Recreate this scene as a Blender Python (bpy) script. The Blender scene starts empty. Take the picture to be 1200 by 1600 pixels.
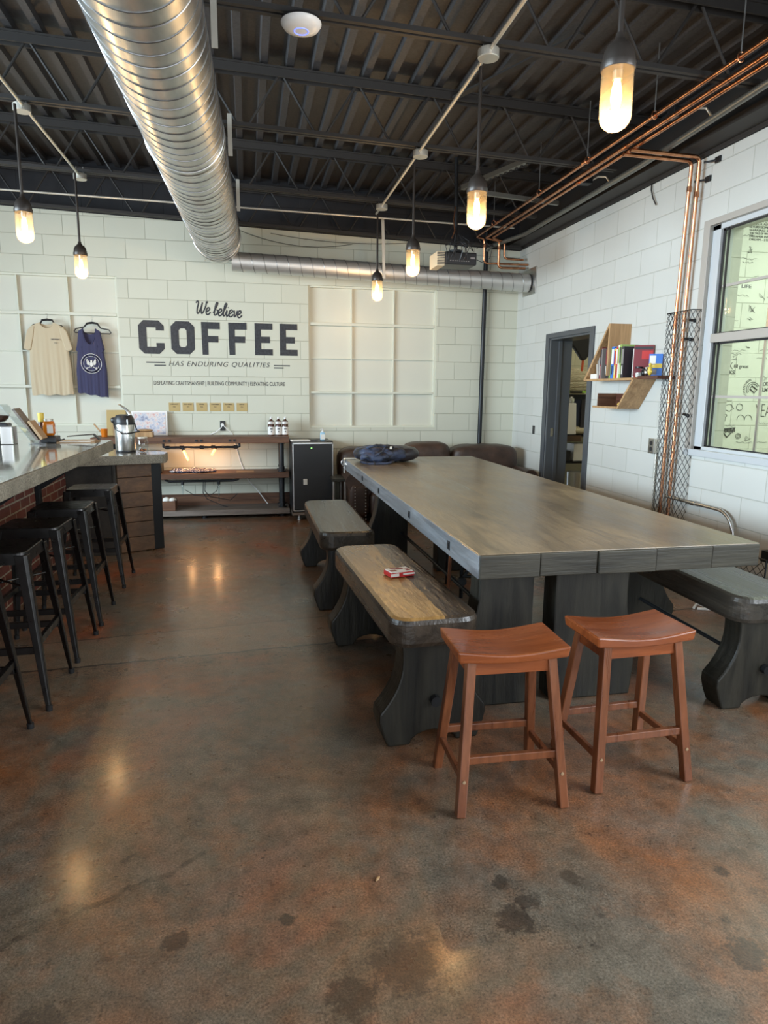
import bpy, bmesh, math, random
from mathutils import Vector, Matrix
random.seed(7)
S = bpy.context.scene
COL = S.collection

# ------------------------------------------------------------------ camera
CAM_YAW, CAM_PITCH, CAM_ROLL = math.radians(11.4249), math.radians(10.3163), math.radians(0.5)
cam = bpy.data.objects.new('camera', bpy.data.cameras.new('camera'))
COL.objects.link(cam)
fw = Vector((math.sin(CAM_YAW)*math.cos(CAM_PITCH), math.cos(CAM_YAW)*math.cos(CAM_PITCH), -math.sin(CAM_PITCH)))
rt = Vector((math.cos(CAM_YAW), -math.sin(CAM_YAW), 0)); up = rt.cross(fw)
c_, s_ = math.cos(CAM_ROLL), math.sin(CAM_ROLL)
r2 = rt*c_ + up*s_; u2 = up*c_ - rt*s_
cam.matrix_world = Matrix(((r2.x, u2.x, -fw.x, 0), (r2.y, u2.y, -fw.y, 0), (r2.z, u2.z, -fw.z, 1.42), (0, 0, 0, 1)))
cam.data.sensor_fit = 'HORIZONTAL'; cam.data.sensor_width = 36.0; cam.data.lens = 31.5
cam.data.clip_start = 0.05
S.camera = cam

# ------------------------------------------------------------------ world, light, exposure
S.view_settings.view_transform = 'Standard'
try: S.view_settings.look = 'None'
except Exception: pass
S.view_settings.gamma = 1.0
S.view_settings.use_curve_mapping = False
S.view_settings.exposure = 0.0
W = bpy.data.worlds.new('world'); S.world = W; W.use_nodes = True
W.node_tree.nodes['Background'].inputs[0].default_value = (0.72, 0.86, 1.0, 1)
W.node_tree.nodes['Background'].inputs[1].default_value = 2.0

def area(name, loc, rot, sx, sy, power, color):
    l = bpy.data.lights.new(name, 'AREA'); l.shape = 'RECTANGLE'; l.size = sx; l.size_y = sy
    l.energy = power; l.color = color
    o = bpy.data.objects.new(name, l); o.location = loc; o.rotation_euler = rot; COL.objects.link(o)
    return o
PI = math.pi
# daylight through the bar-side windows (left wall), the shop front behind the camera, the street window on the right
area('daylight_left', (-5.95, 2.4, 1.95), (0, -PI/2+.22, 0), 2.1, 6.0, 700, (0.70, 0.87, 1.0)).data.spread = math.radians(130)
area('daylight_front', (-1.0, -3.4, 1.7), (PI/2, 0, 0), 7.0, 2.6, 90, (0.95, 0.97, 1.0))
area('daylight_right', (3.15, 0.3, 1.75), (0, PI/2, 0), 1.5, 2.2, 130, (0.86, 0.93, 1.0))
area('art_room_ceiling_lamp', (4.8, 3.4, 3.0), (0, 0, 0), 2.0, 2.4, 80, (0.93, 1.0, 0.88))
area('back_room_ceiling_lamp', (4.4, 6.9, 3.0), (0, 0, 0), 0.8, 1.2, 14, (1.0, 0.95, 0.78))

# ------------------------------------------------------------------ materials
def mat(name, base=(.5, .5, .5), rough=.6, metal=0., spec=.5, emit=None, es=0., coat=0., coat_r=.1):
    m = bpy.data.materials.new(name); m.use_nodes = True
    b = m.node_tree.nodes['Principled BSDF']
    b.inputs['Base Color'].default_value = (*base, 1); b.inputs['Roughness'].default_value = rough
    b.inputs['Metallic'].default_value = metal; b.inputs['Specular IOR Level'].default_value = spec
    b.inputs['Coat Weight'].default_value = coat; b.inputs['Coat Roughness'].default_value = coat_r
    if emit: b.inputs['Emission Color'].default_value = (*emit, 1); b.inputs['Emission Strength'].default_value = es
    return m
class N:
    """tiny node builder"""
    def __init__(s, m): s.m = m; s.t = m.node_tree; s.b = s.t.nodes['Principled BSDF']
    def new(s, ty, **kw):
        n = s.t.nodes.new(ty)
        for k, v in kw.items(): setattr(n, k, v)
        return n
    def link(s, a, b): s.t.links.new(a, b)
    def pos(s, scale=(1, 1, 1), loc=(0, 0, 0), obj=False):
        mp = s.new('ShaderNodeMapping'); mp.inputs['Scale'].default_value = scale; mp.inputs['Location'].default_value = loc
        if obj: s.link(s.new('ShaderNodeTexCoord').outputs['Object'], mp.inputs[0])
        else: s.link(s.new('ShaderNodeNewGeometry').outputs['Position'], mp.inputs[0])
        return mp.outputs[0]
    def noise(s, vec, scale=5, detail=4, rough=.55, dist=0):
        n = s.new('ShaderNodeTexNoise'); n.inputs['Scale'].default_value = scale; n.inputs['Detail'].default_value = detail
        n.inputs['Roughness'].default_value = rough; n.inputs['Distortion'].default_value = dist
        s.link(vec, n.inputs['Vector']); return n.outputs['Fac']
    def ramp(s, fac, stops, interp='LINEAR'):
        r = s.new('ShaderNodeValToRGB'); r.color_ramp.interpolation = interp
        e = r.color_ramp.elements
        while len(e) < len(stops): e.new(.5)
        for i, (p, c) in enumerate(stops):
            e[i].position = p; e[i].color = (*c, 1) if len(c) == 3 else c
        s.link(fac, r.inputs[0]); return r.outputs[0]
    def mix(s, fac, a, b, mode='MIX'):
        x = s.new('ShaderNodeMix', data_type='RGBA', blend_type=mode)
        if hasattr(fac, 'links') or hasattr(fac, 'is_linked'): s.link(fac, x.inputs[0])
        else: x.inputs[0].default_value = fac
        for v, i in ((a, 6), (b, 7)):
            if hasattr(v, 'is_linked'): s.link(v, x.inputs[i])
            else: x.inputs[i].default_value = (*v, 1)
        return x.outputs[2]
    def math(s, op, a, b=0.):
        x = s.new('ShaderNodeMath', operation=op)
        for v, i in ((a, 0), (b, 1)):
            if hasattr(v, 'is_linked'): s.link(v, x.inputs[i])
            else: x.inputs[i].default_value = v
        return x.outputs[0]
    def color(s, sock): s.link(sock, s.b.inputs['Base Color'])
    def rough(s, sock): s.link(sock, s.b.inputs['Roughness'])
    def bump(s, h, strength=.3, dist=.01):
        b = s.new('ShaderNodeBump'); b.inputs['Strength'].default_value = strength; b.inputs['Distance'].default_value = dist
        s.link(h, b.inputs['Height']); s.link(b.outputs[0], s.b.inputs['Normal'])

def g(v): return (v, v, v)

def block_wall(name, axis, paint=(.655, .665, .555), upper=True, joint=.70):
    """painted concrete block: running bond 0.407 x 0.2035, black paint above the joist seat"""
    m = mat(name, paint, .62, spec=.35); n = N(m)
    geo = n.new('ShaderNodeNewGeometry'); sp = n.new('ShaderNodeSeparateXYZ'); n.link(geo.outputs['Position'], sp.inputs[0])
    cb = n.new('ShaderNodeCombineXYZ')
    n.link(sp.outputs[axis], cb.inputs[0]); n.link(n.math('SUBTRACT', sp.outputs['Z'], .1225), cb.inputs[1])
    br = n.new('ShaderNodeTexBrick'); br.offset = .5
    br.inputs['Scale'].default_value = 1; br.inputs['Brick Width'].default_value = .407; br.inputs['Row Height'].default_value = .2035
    br.inputs['Mortar Size'].default_value = .0042; br.inputs['Mortar Smooth'].default_value = .6; br.inputs['Bias'].default_value = 0
    br.inputs['Color1'].default_value = (*paint, 1); br.inputs['Color2'].default_value = (paint[0]*.955, paint[1]*.955, paint[2]*.95, 1)
    br.inputs['Mortar'].default_value = (paint[0]*joint, paint[1]*joint, paint[2]*joint*.96, 1)
    n.link(cb.outputs[0], br.inputs['Vector'])
    col = br.outputs['Color']
    ns = n.noise(geo.outputs['Position'], 90, 3)
    col = n.mix(.12, col, n.ramp(n.noise(geo.outputs['Position'], 1.3, 3), [(.3, g(.6)), (.7, g(1))]), 'MULTIPLY')
    if upper:
        lim = n.math('ADD', sp.outputs['Z'], n.math('MULTIPLY', sp.outputs['X'], .033))
        col = n.mix(n.math('GREATER_THAN', lim, 3.15), col, (.022, .022, .025))
    n.color(col)
    h = n.math('ADD', n.math('MULTIPLY', br.outputs['Fac'], -1.0), n.math('MULTIPLY', ns, .12))
    n.bump(h, .6, .006)
    return m

def wood(name, c1, c2, axis='Y', scale=1., rough=.5, coat=0., bump=.25, grain=14, dark=None, obj=False, coat_r=.2):
    m = mat(name, c1, rough, coat=coat, coat_r=coat_r); n = N(m)
    sc = {'X': (.9, grain, grain), 'Y': (grain, .9, grain), 'Z': (grain, grain, .9)}[axis]
    v = n.pos(tuple(a*scale for a in sc), obj=obj)
    f = n.noise(v, 1.6, 6, .6, .9)
    c = n.ramp(f, [(.32, c1), (.68, c2)])
    f2 = n.noise(n.pos(tuple(a*scale*3 for a in sc), obj=obj), 2.5, 4, .6)
    c = n.mix(.35, c, n.ramp(f2, [(.35, g(.45)), (.6, g(1))]), 'MULTIPLY')
    if dark:
        f3 = n.noise(n.pos((1, 1, 1), obj=obj), 2.2, 4)
        c = n.mix(n.ramp(f3, [(.42, g(0)), (.62, g(1))]), c, dark)
    n.color(c); n.bump(f2, bump, .004)
    r = n.ramp(f, [(.2, g(max(0, rough-.1))), (.8, g(min(1, rough+.12)))]); n.rough(r)
    return m

M = {}
M['wall_x'] = block_wall('white_painted_block_back', 'X')
M['wall_y'] = block_wall('white_painted_block_side', 'Y', (.60, .605, .565), joint=.84)
M['wall_plain'] = block_wall('white_painted_block_plain', 'X', (.78, .80, .74), upper=False)
M['cream_room'] = block_wall('cream_painted_block', 'X', (.72, .68, .48), upper=False)
M['white_paint'] = mat('white_gloss_paint', (.67, .68, .57), .45)
M['panel_paint'] = mat('white_panel_paint', (.66, .66, .56), .4)
n = N(M['panel_paint']); n.bump(n.noise(n.pos(), 6, 3), .15, .01)
M['black_paint'] = mat('black_ceiling_paint', (.024, .021, .019), .6)
m = mat('ceiling_deck_paint', (.045, .042, .042), .55); n = N(m)
n.color(n.ramp(n.noise(n.pos((1, 1, 1)), 60, 3), [(.3, (.034, .031, .031)), (.7, (.060, .056, .055))])); M['deck'] = m
M['lettering'] = mat('black_sign_paint', (.018, .02, .025), .55)
n = N(M['lettering']); n.color(n.ramp(n.noise(n.pos(), 40, 4), [(.3, (.014, .016, .022)), (.75, (.045, .05, .06))]))
M['galv'] = mat('galvanized_steel', (.62, .62, .61), .3, 1.0)
n = N(M['galv']); n.rough(n.ramp(n.noise(n.pos((1, .4, 1)), 9, 4), [(.3, g(.26)), (.7, g(.42))]))
n.color(n.ramp(n.noise(n.pos((3, 1, 3)), 5, 3), [(.3, (.52, .53, .52)), (.7, (.70, .70, .68))]))
M['galv2'] = mat('dull_galvanized_steel', (.66, .66, .64), .48, .85)
M['seam'] = mat('duct_seam_steel', (.30, .30, .30), .38, 1.0)
M['steel'] = mat('bright_steel', (.62, .62, .60), .30, 1.0)
M['zinc'] = mat('zinc_conduit', (.66, .63, .55), .4, .6)
M['dullgrey'] = mat('dull_grey_conduit', (.22, .22, .20), .38, .7)
M['copper'] = mat('copper_pipe', (.72, .33, .17), .28, 1.0)
n = N(M['copper']); n.color(n.ramp(n.noise(n.pos(), 14, 4), [(.3, (.42, .17, .08)), (.7, (.80, .40, .22))]))
M['iron'] = mat('black_iron', (.028, .030, .033), .42, .6)
M['blackmetal'] = mat('black_powder_coat', (.022, .022, .024), .33, .75)
M['gunmetal'] = mat('gunmetal_stool', (.045, .043, .042), .30, .85)
n = N(M['gunmetal']); n.rough(n.ramp(n.noise(n.pos(), 20, 4), [(.3, g(.24)), (.7, g(.42))]))
M['plastic_black'] = mat('black_plastic', (.02, .02, .022), .4)
M['bakelite'] = mat('bronze_lamp_cap', (.045, .036, .030), .38, .4)
M['white_plastic'] = mat('white_plastic', (.85, .85, .84), .35)
M['beige_plastic'] = mat('beige_plastic', (.62, .52, .36), .5)
M['door_grey'] = mat('door_grey_paint', (.075, .082, .090), .38)
M['win_frame'] = mat('window_frame_taupe', (.40, .37, .33), .45)
M['win_white'] = mat('window_vinyl', (.50, .52, .53), .35)
M['rubber'] = mat('black_rubber', (.015, .015, .016), .6)
M['marker'] = mat('black_marker_ink', (.10, .10, .10), .6)
M['paper'] = mat('paper_white', (.80, .78, .72), .7)
M['kraft'] = mat('kraft_card', (.50, .37, .16), .7)
M['card'] = mat('brown_card', (.38, .25, .14), .75)
M['orange'] = mat('orange_plastic', (.75, .12, .03), .4)
M['red'] = mat('red_print', (.55, .03, .03), .4)
M['blue'] = mat('blue_print', (.04, .18, .60), .4)
M['green'] = mat('green_print', (.30, .45, .10), .5)
M['lime'] = mat('lime_tag', (.35, .65, .08), .5)
M['yellow'] = mat('yellow_print', (.75, .55, .08), .4)
M['grey'] = mat('grey_print', (.26, .24, .23), .5)
M['dark_print'] = mat('dark_print', (.03, .028, .035), .4)
M['maroon'] = mat('maroon_print', (.22, .03, .04), .5)
M['amber'] = mat('amber_honey', (.62, .17, .01), .12, spec=.6)
M['bottle'] = mat('brown_bottle_glass', (.07, .022, .010), .1)
M['label_cream'] = mat('label_cream', (.82, .80, .76), .6)

def glass(name, tint=(1, 1, 1), refl=.5, rough=.03, frost=0.):
    m = bpy.data.materials.new(name); m.use_nodes = True; t = m.node_tree
    for nd in list(t.nodes): t.nodes.remove(nd)
    out = t.nodes.new('ShaderNodeOutputMaterial'); mx = t.nodes.new('ShaderNodeMixShader')
    tr = t.nodes.new('ShaderNodeBsdfTransparent'); gl = t.nodes.new('ShaderNodeBsdfGlossy'); fr = t.nodes.new('ShaderNodeFresnel')
    fr.inputs[0].default_value = 1.3 + refl*.4
    tr.inputs[0].default_value = (*tint, 1); gl.inputs['Roughness'].default_value = rough
    ge = t.nodes.new('ShaderNodeNewGeometry'); mu = t.nodes.new('ShaderNodeMath'); mu.operation = 'MULTIPLY'; iv = t.nodes.new('ShaderNodeMath'); iv.operation = 'SUBTRACT'
    iv.inputs[0].default_value = 1.0; t.links.new(ge.outputs['Backfacing'], iv.inputs[1]); t.links.new(fr.outputs[0], mu.inputs[0]); t.links.new(iv.outputs[0], mu.inputs[1])
    if frost:
        ts = t.nodes.new('ShaderNodeBsdfTranslucent'); ts.inputs[0].default_value = (1, .85, .6, 1); m2 = t.nodes.new('ShaderNodeMixShader'); m2.inputs[0].default_value = frost
        t.links.new(tr.outputs[0], m2.inputs[1]); t.links.new(ts.outputs[0], m2.inputs[2]); tr = m2
    t.links.new(mu.outputs[0], mx.inputs[0]); t.links.new(tr.outputs[0], mx.inputs[1]); t.links.new(gl.outputs[0], mx.inputs[2])
    t.links.new(mx.outputs[0], out.inputs[0]); return m
M['glass'] = glass('window_glass', (.93, .97, .92))
M['jarglass'] = glass('clear_jar_glass', (.98, .93, .82), .7, frost=.09)
M['clearglass'] = glass('clear_glass', (.88, .91, .92), .9)
M['filament'] = mat('lamp_filament', (1, .7, .3), .4, emit=(1.0, .58, .18), es=60)
M['bulbglow'] = mat('lamp_bulb_glow', (1, .8, .5), .3, emit=(1.0, .62, .25), es=9)
M['tubeglow'] = mat('tube_bulb_glow', (1, .7, .4), .3, emit=(1.0, .36, .07), es=5)
M['led_green'] = mat('green_led', (.2, 1, .2), .3, emit=(.25, 1, .15), es=2.5)
M['led_blue'] = mat('blue_led_ring', (.2, .3, 1), .3, emit=(.12, .16, 1), es=2.2)

# stained concrete floor
m = mat('stained_concrete', (.09, .05, .04), .3, spec=.5); n = N(m)
p = n.pos()
a1 = n.noise(p, .75, 5, .62, .6); a2 = n.noise(n.pos(loc=(7, 3, 0)), 1.5, 6, .65, .4); a3 = n.noise(n.pos(loc=(2, 9, 0)), 3.6, 8, .7)
c = n.ramp(a1, [(.28, (.105, .083, .060)), (.42, (.235, .105, .055)), (.52, (.160, .120, .084)), (.64, (.300, .115, .068)), (.78, (.185, .140, .098))])
c = n.mix(n.ramp(a2, [(.40, g(0)), (.62, g(.85))]), c, (.130, .122, .100))
c = n.mix(n.ramp(a3, [(.50, g(0)), (.72, g(.6))]), c, (.270, .125, .066))
dk = n.noise(n.pos(loc=(1, 4, 0)), 5.5, 6, .7); c = n.mix(n.ramp(dk, [(.62, g(0)), (.72, g(.8))]), c, (.014, .012, .012))
fine = n.noise(p, 150, 4, .8); c = n.mix(.9, c, n.ramp(fine, [(.36, g(.45)), (.64, g(1.45))]), 'MULTIPLY')
blot = n.noise(n.pos(loc=(5, 2, 0)), 12, 10, .75, .3); c = n.mix(.8, c, n.ramp(blot, [(.34, g(.55)), (.62, g(1.25))]), 'MULTIPLY')
pk = n.noise(n.pos((1, 2.2, 1), loc=(4, 4, 0)), 42, 5, .6); pz = n.noise(n.pos(loc=(8, 1, 0)), 1.1, 3)
pm = n.math('MULTIPLY', n.ramp(pk, [(.63, g(0)), (.68, g(1))]), n.ramp(pz, [(.42, g(0)), (.56, g(.85))]))
c = n.mix(pm, c, (.020, .015, .012))
sv = n.new('ShaderNodeTexVoronoi'); sv.inputs['Scale'].default_value = 60; n.link(p, sv.inputs['Vector'])
c = n.mix(n.ramp(sv.outputs['Distance'], [(.0, g(.4)), (.12, g(0))]), c, (.42, .33, .25))
# saw cuts and the trench patch across the room, a crack near the camera, a few dark spots
sp = n.new('ShaderNodeSeparateXYZ'); n.link(n.pos(), sp.inputs[0])
wob = n.math('MULTIPLY', n.math('SUBTRACT', n.noise(n.pos((1, .01, 1)), 9, 5), .5), .05)
def line_at(y0, w, slope=0.0, wv=wob):
    d = n.math('ABSOLUTE', n.math('ADD', n.math('SUBTRACT', n.math('SUBTRACT', sp.outputs['Y'], n.math('MULTIPLY', sp.outputs['X'], slope)), y0), wv))
    return n.math('LESS_THAN', d, w)
band = n.math('MULTIPLY', n.math('GREATER_THAN', n.math('ADD', n.math('SUBTRACT', sp.outputs['Y'], n.math('MULTIPLY', sp.outputs['X'], .08)), wob), 3.58), n.math('LESS_THAN', n.math('ADD', n.math('SUBTRACT', sp.outputs['Y'], n.math('MULTIPLY', sp.outputs['X'], .12)), wob), 4.02))
c = n.mix(n.math('MULTIPLY', band, n.ramp(n.noise(n.pos(), 110, 4, .8), [(.42, g(0)), (.60, g(.55))])), c, (.26, .21, .16))
lp = n.math('MULTIPLY', line_at(3.50, .075, .08), n.ramp(n.noise(n.pos((1, 1.6, 1), loc=(1, 1, 0)), 38, 4, .6), [(.56, g(0)), (.62, g(.8))]))
c = n.mix(lp, c, (.02, .016, .013))
c = n.mix(n.math('MULTIPLY', line_at(3.58, .009, .08), .75), c, (.012, .010, .010))
c = n.mix(n.math('MULTIPLY', line_at(4.02, .005, .12), .7), c, (.015, .012, .012))
dd = n.math('ABSOLUTE', n.math('ADD', n.math('SUBTRACT', n.math('SUBTRACT', sp.outputs['Y'], n.math('MULTIPLY', sp.outputs['X'], .55)), 2.02), n.math('MULTIPLY', wob, 2.5)))
crk = n.math('MULTIPLY', n.math('LESS_THAN', dd, .012), n.math('LESS_THAN', sp.outputs['X'], -.15))
c = n.mix(n.math('MULTIPLY', n.math('MULTIPLY', crk, n.ramp(n.noise(n.pos(), 6, 6, .7), [(.4, g(0)), (.6, g(1))])), .55), c, (.014, .012, .010))
def spot(x, y, r):
    vd = n.new('ShaderNodeVectorMath', operation='DISTANCE'); n.link(n.pos(), vd.inputs[0]); vd.inputs[1].default_value = (x, y, 0)
    dn = n.math('ADD', vd.outputs['Value'], n.math('MULTIPLY', n.math('SUBTRACT', n.noise(n.pos(), 26, 8, .75), .5), r*3.6))
    mr = n.new('ShaderNodeMapRange'); mr.inputs[1].default_value = r*1.15; mr.inputs[2].default_value = r*.75; n.link(dn, mr.inputs[0])
    return mr.outputs[0]
for (x, y, r, cc) in ((.07, 1.615, .022, (.01, .02, .018)), (1.364, 1.56, .022, (.01, .011, .012)), (.676, 1.50, .05, (.012, .012, .012)), (.74, 1.56, .035, (.015, .013, .012)),
                      (.69, 1.64, .028, (.013, .013, .012)), (-.22, 1.60, .035, (.03, .022, .018)), (1.22, 1.28, .05, (.03, .027, .024)), (.9, 1.62, .03, (.04, .03, .022)), (.2, 1.35, .06, (.035, .026, .020)), (-.5, 1.38, .08, (.045, .038, .032)), (.35, 1.42, .09, (.05, .038, .03))):
    c = n.mix(n.math('MULTIPLY', spot(x, y, r), .62), c, cc)
hs = n.new('ShaderNodeHueSaturation'); hs.inputs['Saturation'].default_value = 1.12; hs.inputs['Value'].default_value = 1.3; n.link(c, hs.inputs['Color']); c = hs.outputs[0]
n.color(c)
n.rough(n.ramp(n.noise(n.pos(loc=(3, 3, 3)), 3.0, 6, .65), [(.3, g(.22)), (.7, g(.42))]))
pit = n.noise(n.pos((1, .5, 1)), 34, 4, .6)
n.bump(n.math('ADD', n.math('MULTIPLY', pit, .8), n.math('SUBTRACT', n.math('MULTIPLY', fine, .35), n.math('MULTIPLY', pm, .6))), .32, .006)
m.node_tree.nodes['Principled BSDF'].inputs['Coat Weight'].default_value = .35
m.node_tree.nodes['Principled BSDF'].inputs['Coat Roughness'].default_value = .16
M['floor'] = m

# bar-top concrete, brick, woods, leather, cloth
m = mat('polished_concrete', (.33, .32, .27), .12, coat=.6, coat_r=.05); n = N(m)
c = n.ramp(n.noise(n.pos(), 4, 6, .6), [(.3, (.20, .195, .16)), (.7, (.36, .35, .30))])
c = n.mix(.6, c, n.ramp(n.noise(n.pos(), 120, 3, .7), [(.35, g(.35)), (.6, g(1))]), 'MULTIPLY'); n.color(c)
n.rough(n.ramp(n.noise(n.pos(), 12, 3), [(.3, g(.07)), (.8, g(.16))])); n.bump(n.noise(n.pos((1, 3, 1)), 5, 2), .06, .01)
M['concrete_top'] = m
m = mat('rough_concrete_edge', (.24, .22, .18), .75); n = N(m)
c = n.ramp(n.noise(n.pos(), 5, 5, .6), [(.3, (.20, .185, .145)), (.7, (.38, .35, .28))])
c = n.mix(.65, c, n.ramp(n.noise(n.pos(), 140, 3, .7), [(.4, g(.3)), (.6, g(1.1))]), 'MULTIPLY'); n.color(c); n.bump(n.noise(n.pos(), 110, 3), .5, .006)
M['concrete_rough'] = m
m = mat('dark_slate_panel', (.035, .032, .030), .5); n = N(m)
n.color(n.ramp(n.noise(n.pos(), 5, 6, .65), [(.35, (.022, .021, .020)), (.7, (.07, .062, .052))])); n.bump(n.noise(n.pos(), 60, 3), .3, .004)
M['slate'] = m
m = mat('red_brick', (.2, .06, .04), .8); n = N(m)
geo = n.new('ShaderNodeNewGeometry'); sp2 = n.new('ShaderNodeSeparateXYZ'); n.link(geo.outputs['Position'], sp2.inputs[0])
cb = n.new('ShaderNodeCombineXYZ'); n.link(sp2.outputs['Y'], cb.inputs[0]); n.link(sp2.outputs['Z'], cb.inputs[1])
br = n.new('ShaderNodeTexBrick'); br.inputs['Scale'].default_value = 1; br.inputs['Brick Width'].default_value = .20; br.inputs['Row Height'].default_value = .068
br.inputs['Mortar Size'].default_value = .006; br.inputs['Mortar Smooth'].default_value = .2
br.inputs['Color1'].default_value = (.17, .045, .03, 1); br.inputs['Color2'].default_value = (.10, .03, .022, 1); br.inputs['Mortar'].default_value = (.34, .28, .21, 1)
n.link(cb.outputs[0], br.inputs['Vector'])
n.color(n.mix(.4, br.outputs['Color'], n.ramp(n.noise(geo.outputs['Position'], 40, 4), [(.3, g(.5)), (.7, g(1.1))]), 'MULTIPLY'))
n.bump(n.math('ADD', n.math('MULTIPLY', br.outputs['Fac'], -1.), n.math('MULTIPLY', n.noise(geo.outputs['Position'], 70, 3), .3)), .8, .006)
M['brick'] = m
M['tabletop'] = wood('dark_walnut_stained_plank', (.17, .118, .062), (.36, .262, .150), 'Y', 1, .34, coat=.3, bump=.5, grain=7, coat_r=.22)
n = N(M['tabletop']); base = M['tabletop'].node_tree.nodes['Principled BSDF'].inputs['Base Color'].links[0].from_socket
kn = n.noise(n.pos((3.2, .55, 1)), 1.7, 5, .55, 1.6); ck = n.math('ABSOLUTE', n.math('SUBTRACT', n.math('FRACT', n.math('MULTIPLY', kn, 9.0)), .5))
cc_ = n.mix(n.ramp(ck, [(.0, g(.42)), (.05, g(0))]), base, (.05, .032, .018))
cc_ = n.mix(n.ramp(n.noise(n.pos((1, .6, 1), loc=(3, 0, 0)), 2.2, 4), [(.38, g(.55)), (.62, g(0))]), cc_, (.10, .072, .045))
sc_ = n.noise(n.pos((6, 1.5, 1), loc=(9, 2, 0)), 9, 5, .7); cc_ = n.mix(n.ramp(sc_, [(.69, g(0)), (.73, g(.6))]), cc_, (.55, .46, .32)); n.color(cc_)
M['tableside'] = wood('daylight_tinted_beam', (.11, .12, .13), (.26, .28, .30), 'Y', 1, .36, coat=.4, bump=.5, grain=12)  # left table side: window light painted in as a paler, bluer wood colour
M['beamend'] = wood('dark_beam_end', (.022, .020, .014), (.070, .062, .042), 'X', 1, .5, bump=.5, grain=12)
M['beamleg'] = wood('black_stained_leg', (.0045, .005, .004), (.034, .030, .020), 'Z', 1, .45, bump=.7, grain=7)
M['benchtop'] = wood('black_stained_bench_top', (.030, .027, .023), (.085, .072, .055), 'Y', 1, .30, bump=.55, grain=9)
m = wood('worn_golden_bench_top', (.12, .068, .028), (.26, .155, .060), 'X', 1, .26, bump=.6, grain=7); M['bench_worn'] = m
M['stoolwood'] = wood('cherry_stained_wood', (.20, .046, .012), (.33, .088, .024), 'X', .8, .24, coat=.35, bump=.06, grain=8, coat_r=.15)
M['stoolleg'] = wood('cherry_stained_leg', (.15, .044, .016), (.27, .090, .034), 'Z', 1.0, .3, coat=.25, bump=.06, grain=10)
M['shelfwood'] = wood('reclaimed_brown_board', (.085, .036, .018), (.20, .095, .050), 'X', 1, .55, bump=.5, grain=12)
M['shelfgrey'] = wood('dusty_grey_board', (.10, .080, .065), (.24, .20, .17), 'X', 1, .6, bump=.4, grain=12)
M['oak'] = wood('honey_oak_board', (.36, .20, .085), (.56, .35, .17), 'Z', 1, .45, bump=.1, grain=14)
M['walnut'] = wood('walnut_board', (.06, .022, .014), (.14, .055, .035), 'Y', 1, .4, bump=.1, grain=14)
M['cladding'] = wood('brown_cladding_board', (.12, .058, .026), (.24, .128, .062), 'X', 1, .5, bump=.45, grain=10, dark=(.065, .042, .026))
m = mat('brown_leather', (.045, .026, .018), .45); n = N(m)
n.color(n.ramp(n.noise(n.pos(), 6, 5), [(.3, (.030, .018, .013)), (.75, (.090, .050, .034))])); n.bump(n.noise(n.pos(), 22, 6, .7), .5, .01); M['leather'] = m
m = mat('sand_cotton', (.56, .47, .32), .9); n = N(m); n.bump(n.noise(n.pos(), 400, 2), .1, .001); M['tan_cloth'] = m
M['navy_cloth'] = mat('navy_cotton', (.045, .045, .10), .9)
m = mat('navy_nylon', (.022, .028, .050), .55); n = N(m); n.color(n.ramp(n.noise(n.pos(), 9, 4), [(.42, (.012, .013, .018)), (.55, (.045, .062, .115))])); n.bump(n.noise(n.pos(), 30, 4), .5, .01); M['nylon'] = m
m = mat('bandana_print', (.05, .05, .12), .9); n = N(m); n.color(n.ramp(n.noise(n.pos(), 55, 2), [(.52, (.03, .03, .075)), (.60, (.7, .68, .66))])); M['bandana'] = m
m = mat('poster_print', (.5, .4, .5), .25); n = N(m)
n.color(n.ramp(n.noise(n.pos(), 16, 6, .7), [(.30, (.10, .12, .25)), (.45, (.45, .52, .66)), (.55, (.72, .70, .70)), (.68, (.55, .20, .22))])); M['poster'] = m
m = mat('woven_straw', (.62, .54, .34), .8); n = N(m)
wv = n.new('ShaderNodeTexWave'); wv.inputs['Scale'].default_value = 18; wv.inputs['Distortion'].default_value = 3; wv.bands_direction = 'Z'; n.link(n.pos(), wv.inputs[0])
n.color(n.ramp(wv.outputs['Fac'], [(.2, (.36, .29, .16)), (.6, (.72, .66, .46))])); n.bump(wv.outputs['Fac'], .6, .01); M['straw'] = m
m = mat('speaker_mesh', (.012, .013, .014), .5); n = N(m); n.bump(n.noise(n.pos(), 300, 1), .4, .002); M['mesh_black'] = m
M['bottlelabel'] = M['label_cream']

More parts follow.
